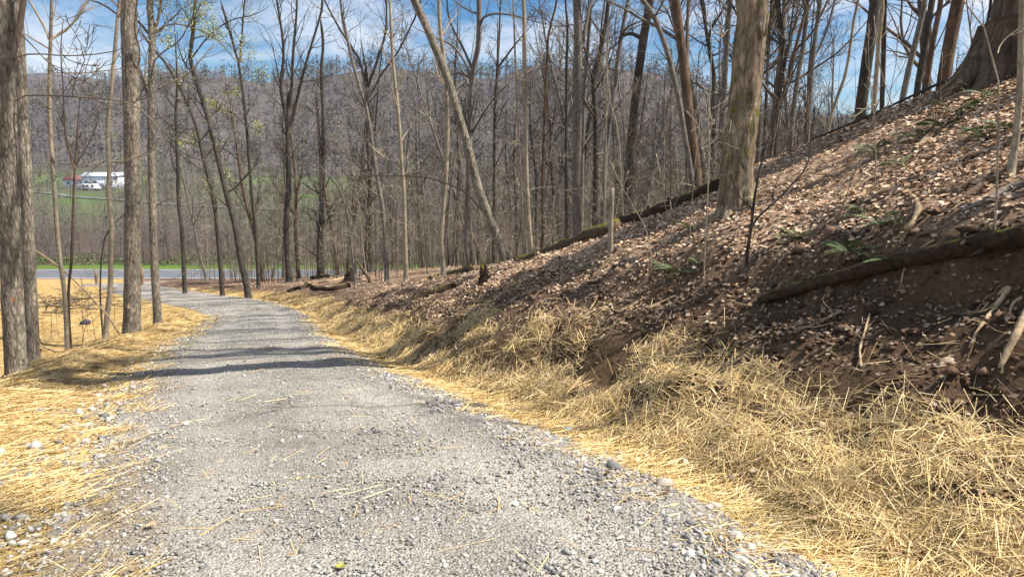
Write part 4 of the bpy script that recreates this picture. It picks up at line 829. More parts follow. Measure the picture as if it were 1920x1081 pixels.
# ------------------------------------------------------------------ far woods: too many to count
def far_trees(n, xy, hmin, hmax, nsl, w, pal, name, label, seed, rough=.0, trunkw=.25):
    r = np.random.default_rng(seed); x, y = xy(n, r); m = len(x); z = gz(x, y); h = r.uniform(hmin, hmax, m) if np.ndim(hmin) == 0 else hmin[:m]
    B = np.stack([x, y, z - .3], 1); lean = r.normal(0, .05, (m, 2)); T = B + np.stack([lean[:, 0] * h, lean[:, 1] * h, h], 1)
    mb = MB(); col = pick(pal, m, r)
    slivers(mb, B, T, np.full(m, trunkw) * (h / 12), r, col * .8); slivers(mb, B, T, np.full(m, trunkw) * (h / 12), r, col * .8)
    t = r.uniform(.22, .95, (m, nsl)); S = B[:, None] + (T - B)[:, None] * t[..., None]
    az = r.uniform(0, 6.283, (m, nsl)); el = r.uniform(.1, 1.2, (m, nsl)); ln = h[:, None] * r.uniform(.14, .42, (m, nsl)) * (1.15 - .7 * t)
    D = np.stack([np.cos(az) * np.cos(el), np.sin(az) * np.cos(el), np.sin(el)], -1)
    # second half start on the end parts of the first half, as twigs
    k = nsl // 3; E = S + D * ln[..., None]; par = r.integers(0, k, (m, nsl - k)); mi = np.arange(m)[:, None]; q = r.uniform(.3, 1, (m, nsl - k))[..., None]
    S[:, k:] = S[mi, par] * (1 - q) + E[mi, par] * q; ln[:, k:] *= .55; E = S + D * ln[..., None]
    ww = np.repeat((w * h / 12 * .9)[:, None], nsl, 1) if np.ndim(w) else np.full((m, nsl), w)
    slivers(mb, S.reshape(-1, 3), E.reshape(-1, 3), ww.ravel(), r, np.repeat(col, nsl, 0))
    o = mb.build(name, M['farwood'], None); tag(o, label, 'woodland', kind='stuff'); print(name, m)
def hill_xy(n, r):
    y = 340 + 1000 * r.random(n * 3) ** 1.25; x = r.uniform(-1, 1, n * 3) * (y * .80) + 0; 
    k = (zones(x, y)[4] > .5) & (x > -950); 
    zc = gz(x, y); x, y = x[k], y[k]; return x[:n], y[:n]
far_trees(9500, hill_xy, 10, 18, 30, .55, [(.12, .10, .092), (.15, .125, .112), (.09, .08, .078), (.19, .148, .128), (.24, .18, .15), (.11, .10, .096), (.17, .18, .08)], 'hill_forest', 'leafless grey-brown forest covering the hills across the valley', 31, trunkw=.3)
def valley_xy(n, r):
    y = 68.5 + 70 * r.random(n * 4) ** 2.1; x = r.uniform(-1, 1, n * 4) * (y * .95) - 4
    gap = np.exp(-((x / y + .60) / .05) ** 2)
    k = r.random(len(x)) > .35 * gap; x, y = x[k], y[k]; return x[:n], y[:n]
def vh():
    r = np.random.default_rng(32); n = 1900; x, y = valley_xy(n, np.random.default_rng(32)); u = x / y
    return np.interp(u, [-.9, -.5, -.40, -.2, .1, .5], [6.2, 6.0, 6.0, 7.0, 12, 13]) * np.random.default_rng(5).uniform(.55, 1.15, len(x))
_h = vh(); far_trees(1900, valley_xy, _h, None, 84, .06 + 0 * _h, [(.16, .14, .125), (.20, .17, .15), (.13, .115, .11), (.22, .19, .165), (.19, .15, .13)], 'valley_brush', 'grey leafless brush and young wood beyond the paved road', 32, trunkw=.13)
def field_xy(n, r):
    y = 130 + 230 * r.random(n * 6); x = r.uniform(-1, 1, n * 6) * (y * .85); f = fbm(x / 45, y / 45, 3) + .25 * sstep(280, 360, y)
    gap = np.exp(-((x / y + .61) / .055) ** 2) + .8 * np.exp(-((x / y + .29) / .075) ** 2)
    k = (f > -.12) & (r.random(len(x)) > gap); x, y = x[k], y[k]; return x[:n], y[:n]
far_trees(1100, field_xy, 6, 13, 40, .14, [(.17, .145, .13), (.21, .18, .16), (.15, .13, .125), (.22, .235, .10)], 'valley_hedgerows', 'bare trees and hedgerows between the valley fields', 33, trunkw=.22)
def undergrowth():
    r = np.random.default_rng(41); n = 16000; x = r.uniform(-75, 25, n); y = 66.5 + np.abs(r.normal(0, 2.2, n)); hh = .9 * np.clip(.55 + 1.4 * fbm(x * .25, y * .25, 3), .08, 1.4)
    z = gz(x, y) + r.random(n) * hh; d = norm(r.normal(size=(n, 3))) * r.uniform(.05, .13, n)[:, None]; s_ = norm(np.cross(d, r.normal(size=(n, 3)))) * r.uniform(.03, .07, n)[:, None]; c = np.stack([x, y, z], 1)
    V = np.stack([c - d, c + s_, c + d, c - s_], 1).reshape(-1, 3); mb = MB(); mb.add(V, None, np.arange(len(V)).reshape(-1, 4), np.repeat(pick([(.075, .13, .03), (.10, .17, .04), (.055, .10, .03), (.16, .12, .06)], n, r), 4, 0))
    tag(mb.build('undergrowth', M['green'], None), 'low green undergrowth along the far side of the paved road', 'undergrowth', kind='stuff')
undergrowth()

def thicket_xy(n, r):
    x = r.uniform(-46, 34, n * 6); y = r.uniform(16, 57, n * 6); s, a, _ = road_coords(x, y)
    k = ((s > 4.6) & (a > 27) & (y < 56.5)) | ((s > crest_s(a) + 1.5) & (y > 13)) | ((s < -8.5) & (y > 16)); x, y = x[k], y[k]; return x[:n], y[:n]
far_trees(3900, thicket_xy, 1.6, 7.0, 26, .016, [(.30, .25, .19), (.24, .205, .165), (.36, .30, .22), (.17, .145, .12), (.20, .18, .15)], 'brush_thicket', 'dense thin brush filling the wood beyond the bend and crest', 36, trunkw=.07)
# ------------------------------------------------------------------ logs, roots, stumps, sticks
def ground_path(pts, lift=0.0):
    Q = np.array([on_ground(*p) for p in pts]); Q[:, 2] = gz(Q[:, 0], Q[:, 1]) + lift; return Q
def log(label, pts, w0, w1, mat='rotwood', name='fallen_log', cat='log', lift=.6, sides=12, Y=None, lump=.14, n=16, stubs=0, mossy=False, ends=True, world=None, part='stem'):
    TREE_SEED[0] += 1; r = np.random.default_rng(TREE_SEED[0])
    Q = world if world is not None else (ground_path(pts) if Y is None else px_path(pts, Y))
    dep = Q[:, 1].mean(); r0, r1 = w0 * dep / F_PX / 2, w1 * dep / F_PX / 2
    C, t, L = smooth_path(Q, n); rad = np.interp(t, [0, 1], [r0, r1]) * (1 + .08 * r.normal(0, 1, n))
    if Y is None: C[:, 2] = C[:, 2] + rad * lift
    base = C[0].copy(); root = empty(name, base); mb = MB(); tubes(mb, C, rad, sides, (.5, .5, .5), True, lump, r); mb.build(part, M[mat], root, True, base)
    if False:
        # ragged moss cushions along the top
        mm = MB(); k = int(26 * L / max(r0, .05) * .12); f = r.uniform(.5, n - 1.6, k); i = f.astype(int); c = C[i] + (C[i + 1] - C[i]) * (f - i)[:, None]; rr = rad[i]
        for q in range(k):
            d = norm((C[i[q] + 1] - C[i[q]])[None])[0]; a = r.normal(0, .55); s_ = norm(np.cross(d, [0, 0, 1.])[None])[0]; u = np.cross(s_, d); o = u * math.cos(a) + s_ * math.sin(a)
            pc = c[q] + o * rr[q] * .96; e = np.cross(d, o); s1, s2 = r.uniform(.25, .6) * rr[q] * 1.6, r.uniform(.25, .5) * rr[q]
            an = np.arange(6) * math.pi / 3; V = np.concatenate([pc + s1 * np.cos(an)[:, None] * d + s2 * np.sin(an)[:, None] * e, [pc + o * rr[q] * .16]]) 
            mm.add(V, [(j, (j + 1) % 6, 6) for j in range(6)], None, pick([(.12, .12, .012), (.16, .155, .02), (.085, .09, .012)], 1, r)[0])
        mm.build('moss', M['green'], root, False, base)
    if name == 'exposed_root':
        for k in range(7):
            f = r.integers(2, n - 1); d = norm((C[min(f + 1, n - 1)] - C[f - 1])[None])[0] + r.normal(0, .6, 3); d = norm((d - np.array([0, 0, .35]))[None])[0]; L = r.uniform(.06, .22) * (.5 + dep / 8)
            q = grow(C[f][None], d[None], np.array([L]), 5, r, .35, -.05)[0]; mb = MB(); tubes(mb, q, np.linspace(.45, .1, 5) * min(rad[f], .012), 4, (.5, .5, .5), False); mb.build('rootlet', M[mat], root, True, base)
    for k in range(stubs):
        i = r.integers(2, n - 2); d = norm((r.normal(size=3) + np.array([0, 0, .7]))[None])[0]; ln = r.uniform(.15, .5)
        mb = MB(); tubes(mb, np.array([C[i], C[i] + d * ln * .5, C[i] + d * ln + r.normal(0, .04, 3)]), np.array([.3, .22, .12]) * rad[i], 6, (.5, .5, .5), True, .1, r); mb.build('branch_stub', M[mat], root, True, base)
    tag(root, label, cat); return root
log('long dark rotting log with mossy top overhanging the bare bank at right', [(1424, 566), (1650, 520), (1945, 464)], 20, 40, 'rotwood', mossy=True, n=22, lift=.75, stubs=2)
log('mossy fallen trunk along the crest, lower end beside slim trunk', [(966, 494), (1000, 484), (1050, 468), (1100, 450), (1160, 430)], 17, 24, 'mosswood', mossy=True, lift=.5, stubs=1)
log('rotten reddish log lying along the crest, upper of the two in line', [(1172, 418), (1210, 408), (1260, 392), (1310, 370), (1348, 356)], 20, 22, 'rotwood', mossy=True, lift=.6, stubs=2)
log('thin dark log just behind the upper crest log', [(1180, 398), (1230, 386), (1290, 364)], 9, 12, 'rotwood', lift=2.0)
log('short mossy dark log near the small stump left of the leaning tree', [(806, 524), (842, 516), (880, 510)], 9, 13, 'mosswood', mossy=True)
log('dark half-buried log on the bank edge below the small stump', [(776, 562), (812, 548), (852, 538)], 12, 13, 'rotwood', lift=.3)
log('pale barkless log lying among saplings beyond the bend', [(598, 531), (622, 528), (647, 523)], 4.5, 6, 'root', lift=.8)
log('dark sagging log in front of the pale barkless log', [(574, 534), (592, 542), (620, 545), (655, 538)], 8, 10, 'rotwood', lift=.6)
log('small dark log left of the sagging log by the bank top', [(540, 548), (560, 541), (578, 536)], 7, 6, 'rotwood', lift=.5)
log('short dark log chunk behind the pale barkless log', [(585, 524), (602, 521), (616, 520)], 8, 7, 'rotwood', lift=.8)
log('pale mossy branch lying down the slope left of the two thin whips', [(1562, 385), (1600, 356), (1650, 332)], 7, 10, 'root', name='fallen_branch', cat='branch', lift=.6, mossy=True, sides=8)
log('short pale mossy chunk of wood below the crest-top ferns', [(1716, 282), (1733, 268), (1748, 256)], 9, 14, 'root', name='fallen_branch', cat='branch', lift=.6, mossy=True, sides=8)
log('bent bare root arching out of the leaves at mid slope right', [(1636, 366), (1680, 360), (1706, 368), (1722, 392), (1716, 416), (1700, 440)], 7, 11, 'root', name='exposed_root', cat='root', lift=.9, sides=8)
log('brown log running up to the pale smooth sapling at right edge', [(1785, 382), (1820, 366), (1858, 345), (1888, 330)], 10, 15, 'bark_brown', lift=.6, stubs=1)
log('greyish log lying just below the brown log at right edge', [(1800, 400), (1840, 380), (1885, 358), (1930, 345)], 9, 12, 'bark_grey', lift=.5)
log('long dark dead branch leaning down across the crest toward the left', [(1520, 262), (1580, 238), (1650, 208), (1740, 166), (1820, 132), (1850, 112)], 4, 7, 'bark_dark', name='dead_branch', cat='branch', Y=10.4, sides=7, n=18)
log('thick pale root clawing down the bare bank at right edge', [(1932, 590), (1908, 628), (1890, 662), (1874, 700)], 22, 9, 'root', name='exposed_root', cat='root', lift=1.1, sides=9)
log('pale root with swollen middle hanging on the dark bank', [(1890, 562), (1862, 590), (1840, 612), (1826, 640), (1816, 668)], 10, 4, 'root', name='exposed_root', cat='root', lift=1.6, sides=9)
log('thin pale rootlet crossing above the swollen root', [(1884, 556), (1852, 574), (1832, 586), (1812, 598)], 5, 3, 'root', name='exposed_root', cat='root', lift=1.8, sides=7)
log('forked pale rootlet at the right edge of the bare bank', [(1915, 572), (1896, 584), (1890, 606), (1876, 618)], 6, 3, 'root', name='exposed_root', cat='root', lift=1.8, sides=7)
log('small root loop between the two thick pale roots', [(1918, 590), (1905, 606), (1898, 622), (1888, 640)], 4, 3, 'root', name='exposed_root', cat='root', lift=1.8, sides=7)
log('upright thin root poking from soil in the middle of the bank', [(1614, 692), (1612, 660), (1620, 625), (1632, 595)], 5, 4, 'root', name='exposed_root', cat='root', lift=1.5, sides=7)
log('pair-forming pale root lying across soil below the dark log', [(1490, 622), (1530, 606), (1578, 590)], 7, 5, 'root', name='exposed_root', cat='root', lift=1.0, sides=7)
for _lab, _p, _w in (('long pale stick on the dark soil, leftmost of three parallel sticks', [(1112, 594), (1142, 578), (1174, 563)], 5), ('pale stick in the middle of three parallel sticks on dark soil', [(1166, 590), (1190, 574), (1214, 560)], 5), ('rightmost and longest of three parallel sticks on dark soil', [(1182, 600), (1226, 578), (1268, 560)], 5.5),
                     ('pale twig curving over the dark mossy log at right', [(1752, 452), (1722, 478), (1697, 508), (1686, 548)], 4), ('thin white twig lying on leaves above the dark mossy log', [(1520, 516), (1545, 518), (1568, 519)], 4), ('thin grey stick lying upslope of the bent root', [(1602, 380), (1640, 362), (1668, 348)], 3.5), ('crooked grey stick right of the bent root', [(1762, 340), (1764, 365), (1768, 385), (1786, 402)], 4), ('straight dark stick poking from the straw bank at lower right', [(1135, 800), (1165, 790), (1200, 780)], 5), ('brown stick lying on the leaf slope below the forked sapling', [(1425, 458), (1475, 444), (1520, 436)], 4),
                     ('pale stick slanting from the thick left-edge trunk to the verge', [(50, 636), (80, 652), (112, 664)], 4)):
    log(_lab, _p, _w, _w * .6, 'root' if 'pale' in _lab or 'white' in _lab or 'parallel' in _lab else 'bark_brown', name='stick', cat='stick', lift=1.5, sides=6, n=8)
log('long thin dead stick leaning diagonally between the slim left trunks', [(62, 466), (110, 500), (160, 545), (200, 590), (224, 625)], 3.2, 4, 'root', name='stick', cat='stick', Y=13.6, sides=6, n=10)
def stump(label, px, py, w, h, mat='rotwood', seed=1):
    r = np.random.default_rng(seed); b = on_ground(px, py); R0 = w * b[1] / F_PX / 2; b[2] = float(gz(b[0], b[1])); root = empty('stump', b); n = 14; an = np.arange(n) * 2 * math.pi / n; mb = MB(); V = []
    for k, (z, s) in enumerate(((-.1, 1.6), (.02, 1.35), (h * .35, 1.05), (h * .8, .95))):
        rr = R0 * s * (1 + .12 * r.normal(0, 1, n)); V.append(np.stack([rr * np.cos(an), rr * np.sin(an), np.full(n, z) + (r.uniform(-.35, .5, n) * h if k == 3 else 0)], 1))
    V.append(np.stack([R0 * .55 * np.cos(an), R0 * .55 * np.sin(an), np.full(n, h * .5) + r.uniform(-.1, .1, n) * h], 1))
    idx = np.arange(5 * n).reshape(5, n); F4 = np.concatenate([np.stack([idx[i], np.roll(idx[i], -1), np.roll(idx[i + 1], -1), idx[i + 1]], 1) for i in range(4)])
    F3 = [(int(idx[4, 0]), int(idx[4, j]), int(idx[4, j + 1])) for j in range(1, n - 1)]; mb.add(np.concatenate(V), F3, F4); mb.build('stem', M[mat], root, False)
    for k in range(4):
        a = r.uniform(0, 6.28); d = np.array([math.cos(a), math.sin(a), 0]); q = np.array([d * R0 * .9 + [0, 0, .06], d * R0 * 1.6 + [0, 0, .01], d * R0 * 2.5]); q[:, 2] += gz(b[0] + q[:, 0], b[1] + q[:, 1]) - b[2]
        m2 = MB(); tubes(m2, q, np.array([.35, .22, .08]) * R0, 6, None, True, .1, r); m2.build('root', M[mat], root, True)
    tag(root, label, 'stump')
stump('small jagged rotten stump at the foot of the leaning tree', 908, 528, 15, .30, seed=3)
stump('dark broken stump among saplings beyond the bend', 657, 527, 20, .5, seed=4)
# ------------------------------------------------------------------ ferns
def frond_mesh(seed, L=.42):
    r = np.random.default_rng(seed); mb = MB(); n = 15; t = np.linspace(0, 1, n); x = L * t; z = L * (.75 * t - .62 * t * t); 
    tubes(mb, np.stack([x, 0 * x, z], 1), np.linspace(.0035, .001, n), 3, (.14, .15, .05), False)
    for i in range(1, n):
        w = L * .20 * math.sin(math.pi * min(1, .12 + .88 * (1 - t[i]) ** .8)) + .008
        for s in (-1, 1):
            b = np.array([x[i], 0, z[i]]); tip = b + np.array([w * .28, s * w, -w * .25 + r.normal(0, .004)]); m_ = (b + tip) / 2; d = np.array([L / n * .48, 0, L / n * .2])
            mb.add([b, m_ - d * .8, tip, m_ + d], None, [(0, 1, 2, 3)] if s < 0 else [(0, 3, 2, 1)], pick([(.06, .115, .03), (.085, .14, .035), (.05, .09, .025), (.13, .115, .045)], 1, r)[0])
    me = mb.mesh('frond'); me.materials.append(M['green']); return me
FR = [frond_mesh(s) for s in range(4)]
def fern(label, px, py, size=1.0, nf=11):
    size *= .72
    TREE_SEED[0] += 1; r = np.random.default_rng(TREE_SEED[0]); b = on_ground(px, py); b[2] = float(gz(b[0], b[1])); root = empty('fern', b); nr = gnormal(b[0], b[1])
    for k in range(nf):
        o = link(bpy.data.objects.new('frond', FR[r.integers(4)])); o.parent = root; o.rotation_euler = (r.normal(0, .25), r.uniform(-.35, .3), k * 6.283 / nf + r.normal(0, .25)); s = size * r.uniform(.7, 1.15); o.scale = (s, s, s); o.location = (0, 0, .01)
    tag(root, label, 'fern')
for _a in (('fern on lower leaf slope nearest the dark soil, left of forked sapling', 1272, 520, .9), ('small fern just above and right of the lowest fern', 1312, 500, .6), ('fern half shaded above the left end of the dark mossy log', 1592, 482, .9), ('fern clump right of forked sapling at mid slope', 1492, 452, .7), ('fern beside the bent bare root, lower one', 1652, 428, .9), ('fern just left of the fern beside the bent root', 1626, 408, .7), ('fern at the foot of the slope close above the mossy log', 1680, 490, .7),
           ('fern beside the pale mossy branch on upper slope', 1692, 314, .8), ('dark fern left of the thin upright whips', 1640, 290, .9), ('fern above the short pale mossy chunk, lower of two', 1722, 262, .9), ('fern above the short pale mossy chunk, upper of two', 1768, 242, 1.0), ('dark fern in the shade left of the giant trunk', 1792, 214, 1.1), ('fern behind the thin pale whip at right', 1884, 246, 1.0), ('small fern at the foot of the giant trunk', 1852, 186, .8), ('fern left of the whip in front of the giant trunk', 1842, 262, .8), ('small fern tuft in the leaves below the broken pale stub', 1085, 510, .6), ('fern by the foot of the flaky-barked trunk', 1300, 432, .8)):
    fern(*_a)
# ------------------------------------------------------------------ whips in the gully at left, copies of two kinds
WHIP = [wood_kind(300 + k, 2.2, .011, 'bark_brown', 7, 3, 0, .15, .3, .12, .0035, el=(.2, .8)) for k in range(3)]
for _i, (_px, _py, _s, _lab) in enumerate(((78, 642, 1.15, 'thin brown whip right of the pale trunk behind the paint-dotted tree'), (97, 640, .7, 'short crooked whip in the gully, left of the slim wavy trunk'), (108, 632, .8, 'thin whip touching the slim wavy trunk on its left'), (156, 640, 1.2, 'straight dark whip in front of the blue-grey rock'), (168, 628, .9, 'slanting thin whip right of the blue-grey rock'), (180, 634, 1.0, 'thin whip left of the dark bent stem'), (213, 618, .9, 'whip just right of the pale slim kinked trunk'), (150, 655, .6, 'low reddish whip at the edge of the straw verge'), (88, 655, .6, 'low tangled whip behind the verge by the paint-dotted tree'))):
    _b = on_ground(_px, _py); plant_copy(WHIP[_i % 3], 'sapling', _b[0], _b[1], _i * 1.3, _s, _lab, 'sapling', None, (random.uniform(-.12, .12), random.uniform(-.12, .12)))
SLOPEW = [wood_kind(310 + k, 1.5, .007, 'bark_pale', 6, 3, 0, .25, .3, .15, .003, el=(.2, .9)) for k in range(3)]
def slope_whips():
    r = np.random.default_rng(55)
    lst = []
    while len(lst) < 34:
        s, a = r.uniform(4.6, 9.5), r.uniform(4, 24); x, y = sa_xy(s, a); lst.append((float(x), float(y)))
    for k, (x, y) in enumerate(lst): plant_copy(SLOPEW[k % 3], 'seedling', x, y, k * 1.7, r.uniform(.45, 1.1), SOON, 'seedling', 'thin seedlings on the leaf slope', (r.normal(0, .1), r.normal(0, .1)))
SOON = 'bare seedling'
slope_whips()
# ------------------------------------------------------------------ larger stones along the left edge
def stone_mesh(seed):
    r = np.random.default_rng(seed); ph = (1 + 5 ** .5) / 2; V = norm(np.array([(-1, ph, 0), (1, ph, 0), (-1, -ph, 0), (1, -ph, 0), (0, -1, ph), (0, 1, ph), (0, -1, -ph), (0, 1, -ph), (ph, 0, -1), (ph, 0, 1), (-ph, 0, -1), (-ph, 0, 1)]))
    F = [(0, 11, 5), (0, 5, 1), (0, 1, 7), (0, 7, 10), (0, 10, 11), (1, 5, 9), (5, 11, 4), (11, 10, 2), (10, 7, 6), (7, 1, 8), (3, 9, 4), (3, 4, 2), (3, 2, 6), (3, 6, 8), (3, 8, 9), (4, 9, 5), (2, 4, 11), (6, 2, 10), (8, 6, 7), (9, 8, 1)]
    V = V * r.uniform(.65, 1.2, (12, 1)) * np.array([1.25, .9, .6]) * .5; me = mesh_np('stone', V, F, None, np.tile(pick(GREYS + [(.55, .53, .5)], 1, r), (12, 1))); me.materials.append(M['stone']); return me
STONES = [stone_mesh(400 + k) for k in range(12)]
def edge_stones():
    r = np.random.default_rng(61); me_ = []
    for k in range(130):
        a = 2.0 + 10 * r.random() ** 1.6; s = -1.55 - abs(r.normal(0, .38)) if r.random() < .75 else 1.45 + r.normal(0, .14); x, y = sa_xy(s, a); sz = r.uniform(.035, .075) if r.random() < .85 else r.uniform(.07, .11)
        o = link(bpy.data.objects.new('stone', STONES[r.integers(12)])); o.location = (x, y, float(gz(x, y)) + sz * .22 + .012); o.rotation_euler = (r.normal(0, .3), r.normal(0, .3), r.uniform(0, 6.28)); o.scale = (sz, sz, sz)
        tag(o, 'angular grey stone among loose gravel on the left driveway edge' if s < 0 else 'angular grey stone where gravel meets straw on the right driveway edge', 'stone', 'larger stones on the left edge' if s < 0 else 'larger stones on the right edge')
edge_stones()
def rock(label, px, py, w, h, col, seed):
    r = np.random.default_rng(seed); b = on_ground(px, py); b[2] = float(gz(b[0], b[1])); sx = w * b[1] / F_PX / 2; sz = h * b[1] / F_PX / 2; n, m_ = 12, 7; V = []
    for i in range(m_):
        th = math.pi * (i + .5) / m_
        for j in range(n):
            a = 2 * math.pi * j / n; q = 1 + .16 * r.normal(); V.append((sx * q * math.sin(th) * math.cos(a), sx * .7 * q * math.sin(th) * math.sin(a), sz * q * math.cos(th)))
    idx = np.arange(n * m_).reshape(m_, n); F4 = np.concatenate([np.stack([idx[i], idx[i + 1], np.roll(idx[i + 1], -1), np.roll(idx[i], -1)], 1) for i in range(m_ - 1)])
    F3 = [(0, j, j + 1) for j in range(1, n - 1)] + [(n * (m_ - 1), n * (m_ - 1) + j + 1, n * (m_ - 1) + j) for j in range(1, n - 1)]
    mb = MB(); mb.add(np.array(V), F3, F4, col); o = mb.build('rock', M['stone'], None, False); o.location = b + np.array([0, 0, sz * .55]); o.rotation_euler = (.1, -.15, .4); tag(o, label, 'rock')
rock('dark blue-grey rock lying on the straw slope behind the gully', 160, 608, 19, 11, (.045, .05, .085), 3)
rock('brown earth-stained rock stuck in the straw bank at right', 1350, 732, 22, 24, (.11, .075, .05), 4)
rock('tan flat rock on the bare bank below the thick pale root', 1775, 690, 34, 16, (.36, .27, .19), 5)
rock('tan round rock half sunk where bank meets straw strip', 1372, 905, 22, 20, (.30, .22, .14), 6)
# ------------------------------------------------------------------ brush pile
def brush_pile():
    r = np.random.default_rng(71); b = on_ground(112, 582); b[2] = float(gz(b[0], b[1])); root = empty('brush_pile', b)
    for k in range(46):
        c = np.array([r.normal(0, 1.0), r.normal(0, .6), abs(r.normal(0, .32)) + .05]); a = r.uniform(0, 6.28); d = np.array([math.cos(a), math.sin(a) * .6, r.normal(.1, .3)]); L = r.uniform(.6, 1.5)
        P = np.array([c - d * L, c + r.normal(0, .08, 3), c + d * L]); P[:, 2] = np.maximum(P[:, 2], gz(b[0] + P[:, 0], b[1] + P[:, 1]) - b[2] + .02); mb = MB(); rr = r.uniform(.008, .03); tubes(mb, P, np.array([1, .8, .3]) * rr, 5, None, True, .1, r); mb.build('stick', M['bark_dark' if k % 3 else 'bark_grey'], root, False)
    tag(root, 'dark tangled brush pile left of the lower driveway', 'brush pile')
brush_pile()
# ------------------------------------------------------------------ gate at the foot of the driveway
def post(label, px, py, h, w):
    b = on_ground(px, py); b[2] = float(gz(b[0], b[1])); mb = MB(); tubes(mb, np.array([(0, 0, -.2), (0, 0, h * .5), (.01, 0, h)]), np.array([w, w * .97, w * .94]), 10, None, True, .05, np.random.default_rng(3)); root = empty('gate_post', b); mb.build('shaft', M['post'], root, True)
    m2 = MB(); tubes(m2, np.array([(.01, 0, h + .001), (.01, 0, h + .03)]), np.array([w * .9, w * .6]), 10, None, True); m2.build('top', M['post'], root, True); tag(root, label, 'post'); return b
_p1 = post('round wooden gate post on the left of the driveway mouth', 182, 534, 1.15, .11)
_p2 = post('round wooden gate post on the right of the driveway mouth', 268, 536, 1.2, .11)
def gate():
    b = _p1 + np.array([-.16, .25, 0]); root = empty('metal_gate', b); d = norm(np.array([[-.75, .66, 0]]))[0]; r = np.random.default_rng(4); L = 2.4
    for k, z in enumerate((.30, .52, .74, .96, 1.15)):
        mb = MB(); tubes(mb, np.array([[0, 0, z], d * L * .5 + [0, 0, z], d * L + [0, 0, z]]), np.full(3, .018), 6, (.20, .22, .25), True); mb.build('rail', M['plain'], root)
    for u in (0.0, .5, 1.0):
        mb = MB(); tubes(mb, np.array([d * L * u + [0, 0, .12 if u == 0 else .28], d * L * u + [0, 0, .7], d * L * u + [0, 0, 1.18]]), np.full(3, .022), 6, (.20, .22, .25), True); mb.build('upright', M['plain'], root)
    root.location[2] = float(gz(b[0], b[1])); tag(root, 'dark metal bar gate swung open beside the left gate post', 'gate')
gate()
# ------------------------------------------------------------------ homestead across the valley
def part(name, parent, col, *boxes):
    mb = MB()
    for c, h in boxes: box(mb, c, h, col)
    return mb.build(name, M['plain'], parent)
def gable(name, parent, col, L, Wd, z0, h, over=.3):
    mb = MB(); x, y = L / 2 + over, Wd / 2 + over; V = [(-x, -y, z0), (x, -y, z0), (x, y, z0), (-x, y, z0), (-x, 0, z0 + h), (x, 0, z0 + h)]; V = V + [(a, b, c - .15) for a, b, c in V]
    mb.add(V, [(0, 4, 3), (1, 2, 5), (6, 9, 10), (7, 11, 8)], [(0, 1, 5, 4), (2, 3, 4, 5), (6, 10, 11, 7), (8, 11, 10, 9), (0, 6, 7, 1), (2, 8, 9, 3), (0, 3, 9, 6), (1, 7, 8, 2)], col); return mb.build(name, M['plain'], parent)
def homestead():
    Y = 255
    def spot(px, Y): p = at_depth(px, 350, Y); return np.array([p[0], Y, float(gz(p[0], Y))])
    b = spot(197, Y); h = empty('white_house', b); h.rotation_euler[2] = .12
    part('wall', h, (.80, .82, .86), ((0, 0, 2.2), (6.2, 3.6, 2.4))); gable('roof', h, (.74, .78, .86), 12.4, 7.2, 4.75, 1.3)
    for x in (-4.4, -1.6, 3.8):
        w = part('window', h, (.12, .14, .17), ((x, -3.62, 2.6), (.55, .04, .6))); part('frame', w, (.8, .8, .8), ((x, -3.63, 3.24), (.65, .05, .06)), ((x, -3.63, 1.96), (.65, .05, .06)))
    part('door', h, (.30, .32, .36), ((1.2, -3.63, 1.2), (.5, .04, 1.05))); tag(h, 'white house with white metal roof seen between trunks across the valley', 'house')
    b = spot(147, Y + 6); h = empty('white_cottage', b); h.rotation_euler[2] = .1
    part('wall', h, (.78, .80, .82), ((0, 0, 1.5), (3.9, 2.6, 1.6))); gable('roof', h, (.22, .075, .08), 7.8, 5.2, 3.1, 1.5)
    for x in (-2.2, 0.2, 2.5): part('window', h, (.12, .14, .17), ((x, -2.63, 1.8), (.42, .04, .5)))
    tag(h, 'smaller white building with dark red roof left of the white house', 'house')
    b = spot(170, Y - 9); v = empty('camper_van', b); v.rotation_euler[2] = .05; v.location[2] += .0
    mb = MB(); P = [(-3.0, .45), (3.0, .45), (3.0, 1.15), (2.55, 1.35), (2.1, 2.25), (-3.0, 2.35)]; V = [(x, -1, z) for x, z in P] + [(x, 1, z) for x, z in P]; n = len(P)
    mb.add(V, [(0, 1, 2), (0, 2, 3), (0, 3, 4), (0, 4, 5), (6, 8, 7), (6, 9, 8), (6, 10, 9), (6, 11, 10)], [(i, i + n, (i + 1) % n + n, (i + 1) % n) for i in range(n)], (.75, .75, .72)); mb.build('body', M['plain'], v)
    for x in (-1.9, -.5, 1.2): part('window', v, (.04, .045, .05), ((x, -1.02, 1.7), (.45, .03, .3)))
    for x in (-2, 2):
        for y in (-.95, .95):
            m2 = MB(); tubes(m2, np.array([(x, y - .12, .36), (x, y + .12, .36)]), np.full(2, .36), 14, (.02, .02, .02), True); m2.build('wheel', M['plain'], v)
    tag(v, 'cream camper van parked in front of the white house', 'van')
homestead()
def weed():
    b = on_ground(640, 1078); b[2] = float(gz(b[0], b[1])) + .03; root = empty('weed', b); r = np.random.default_rng(9)
    for k in range(9):
        a = k * .7; d = np.array([math.cos(a), math.sin(a), .5]); mb = MB(); L = r.uniform(.018, .034); s_ = np.array([-d[1], d[0], 0]); mb.add([np.zeros(3), d * L * .5 + s_ * L * .22, d * L, d * L * .5 - s_ * L * .22], None, [(0, 1, 2, 3)], (.30, .30, .05)); mb.build('leaf', M['green'], root)
    tag(root, 'tiny yellow-green weed in the gravel at bottom centre', 'weed')
weed()
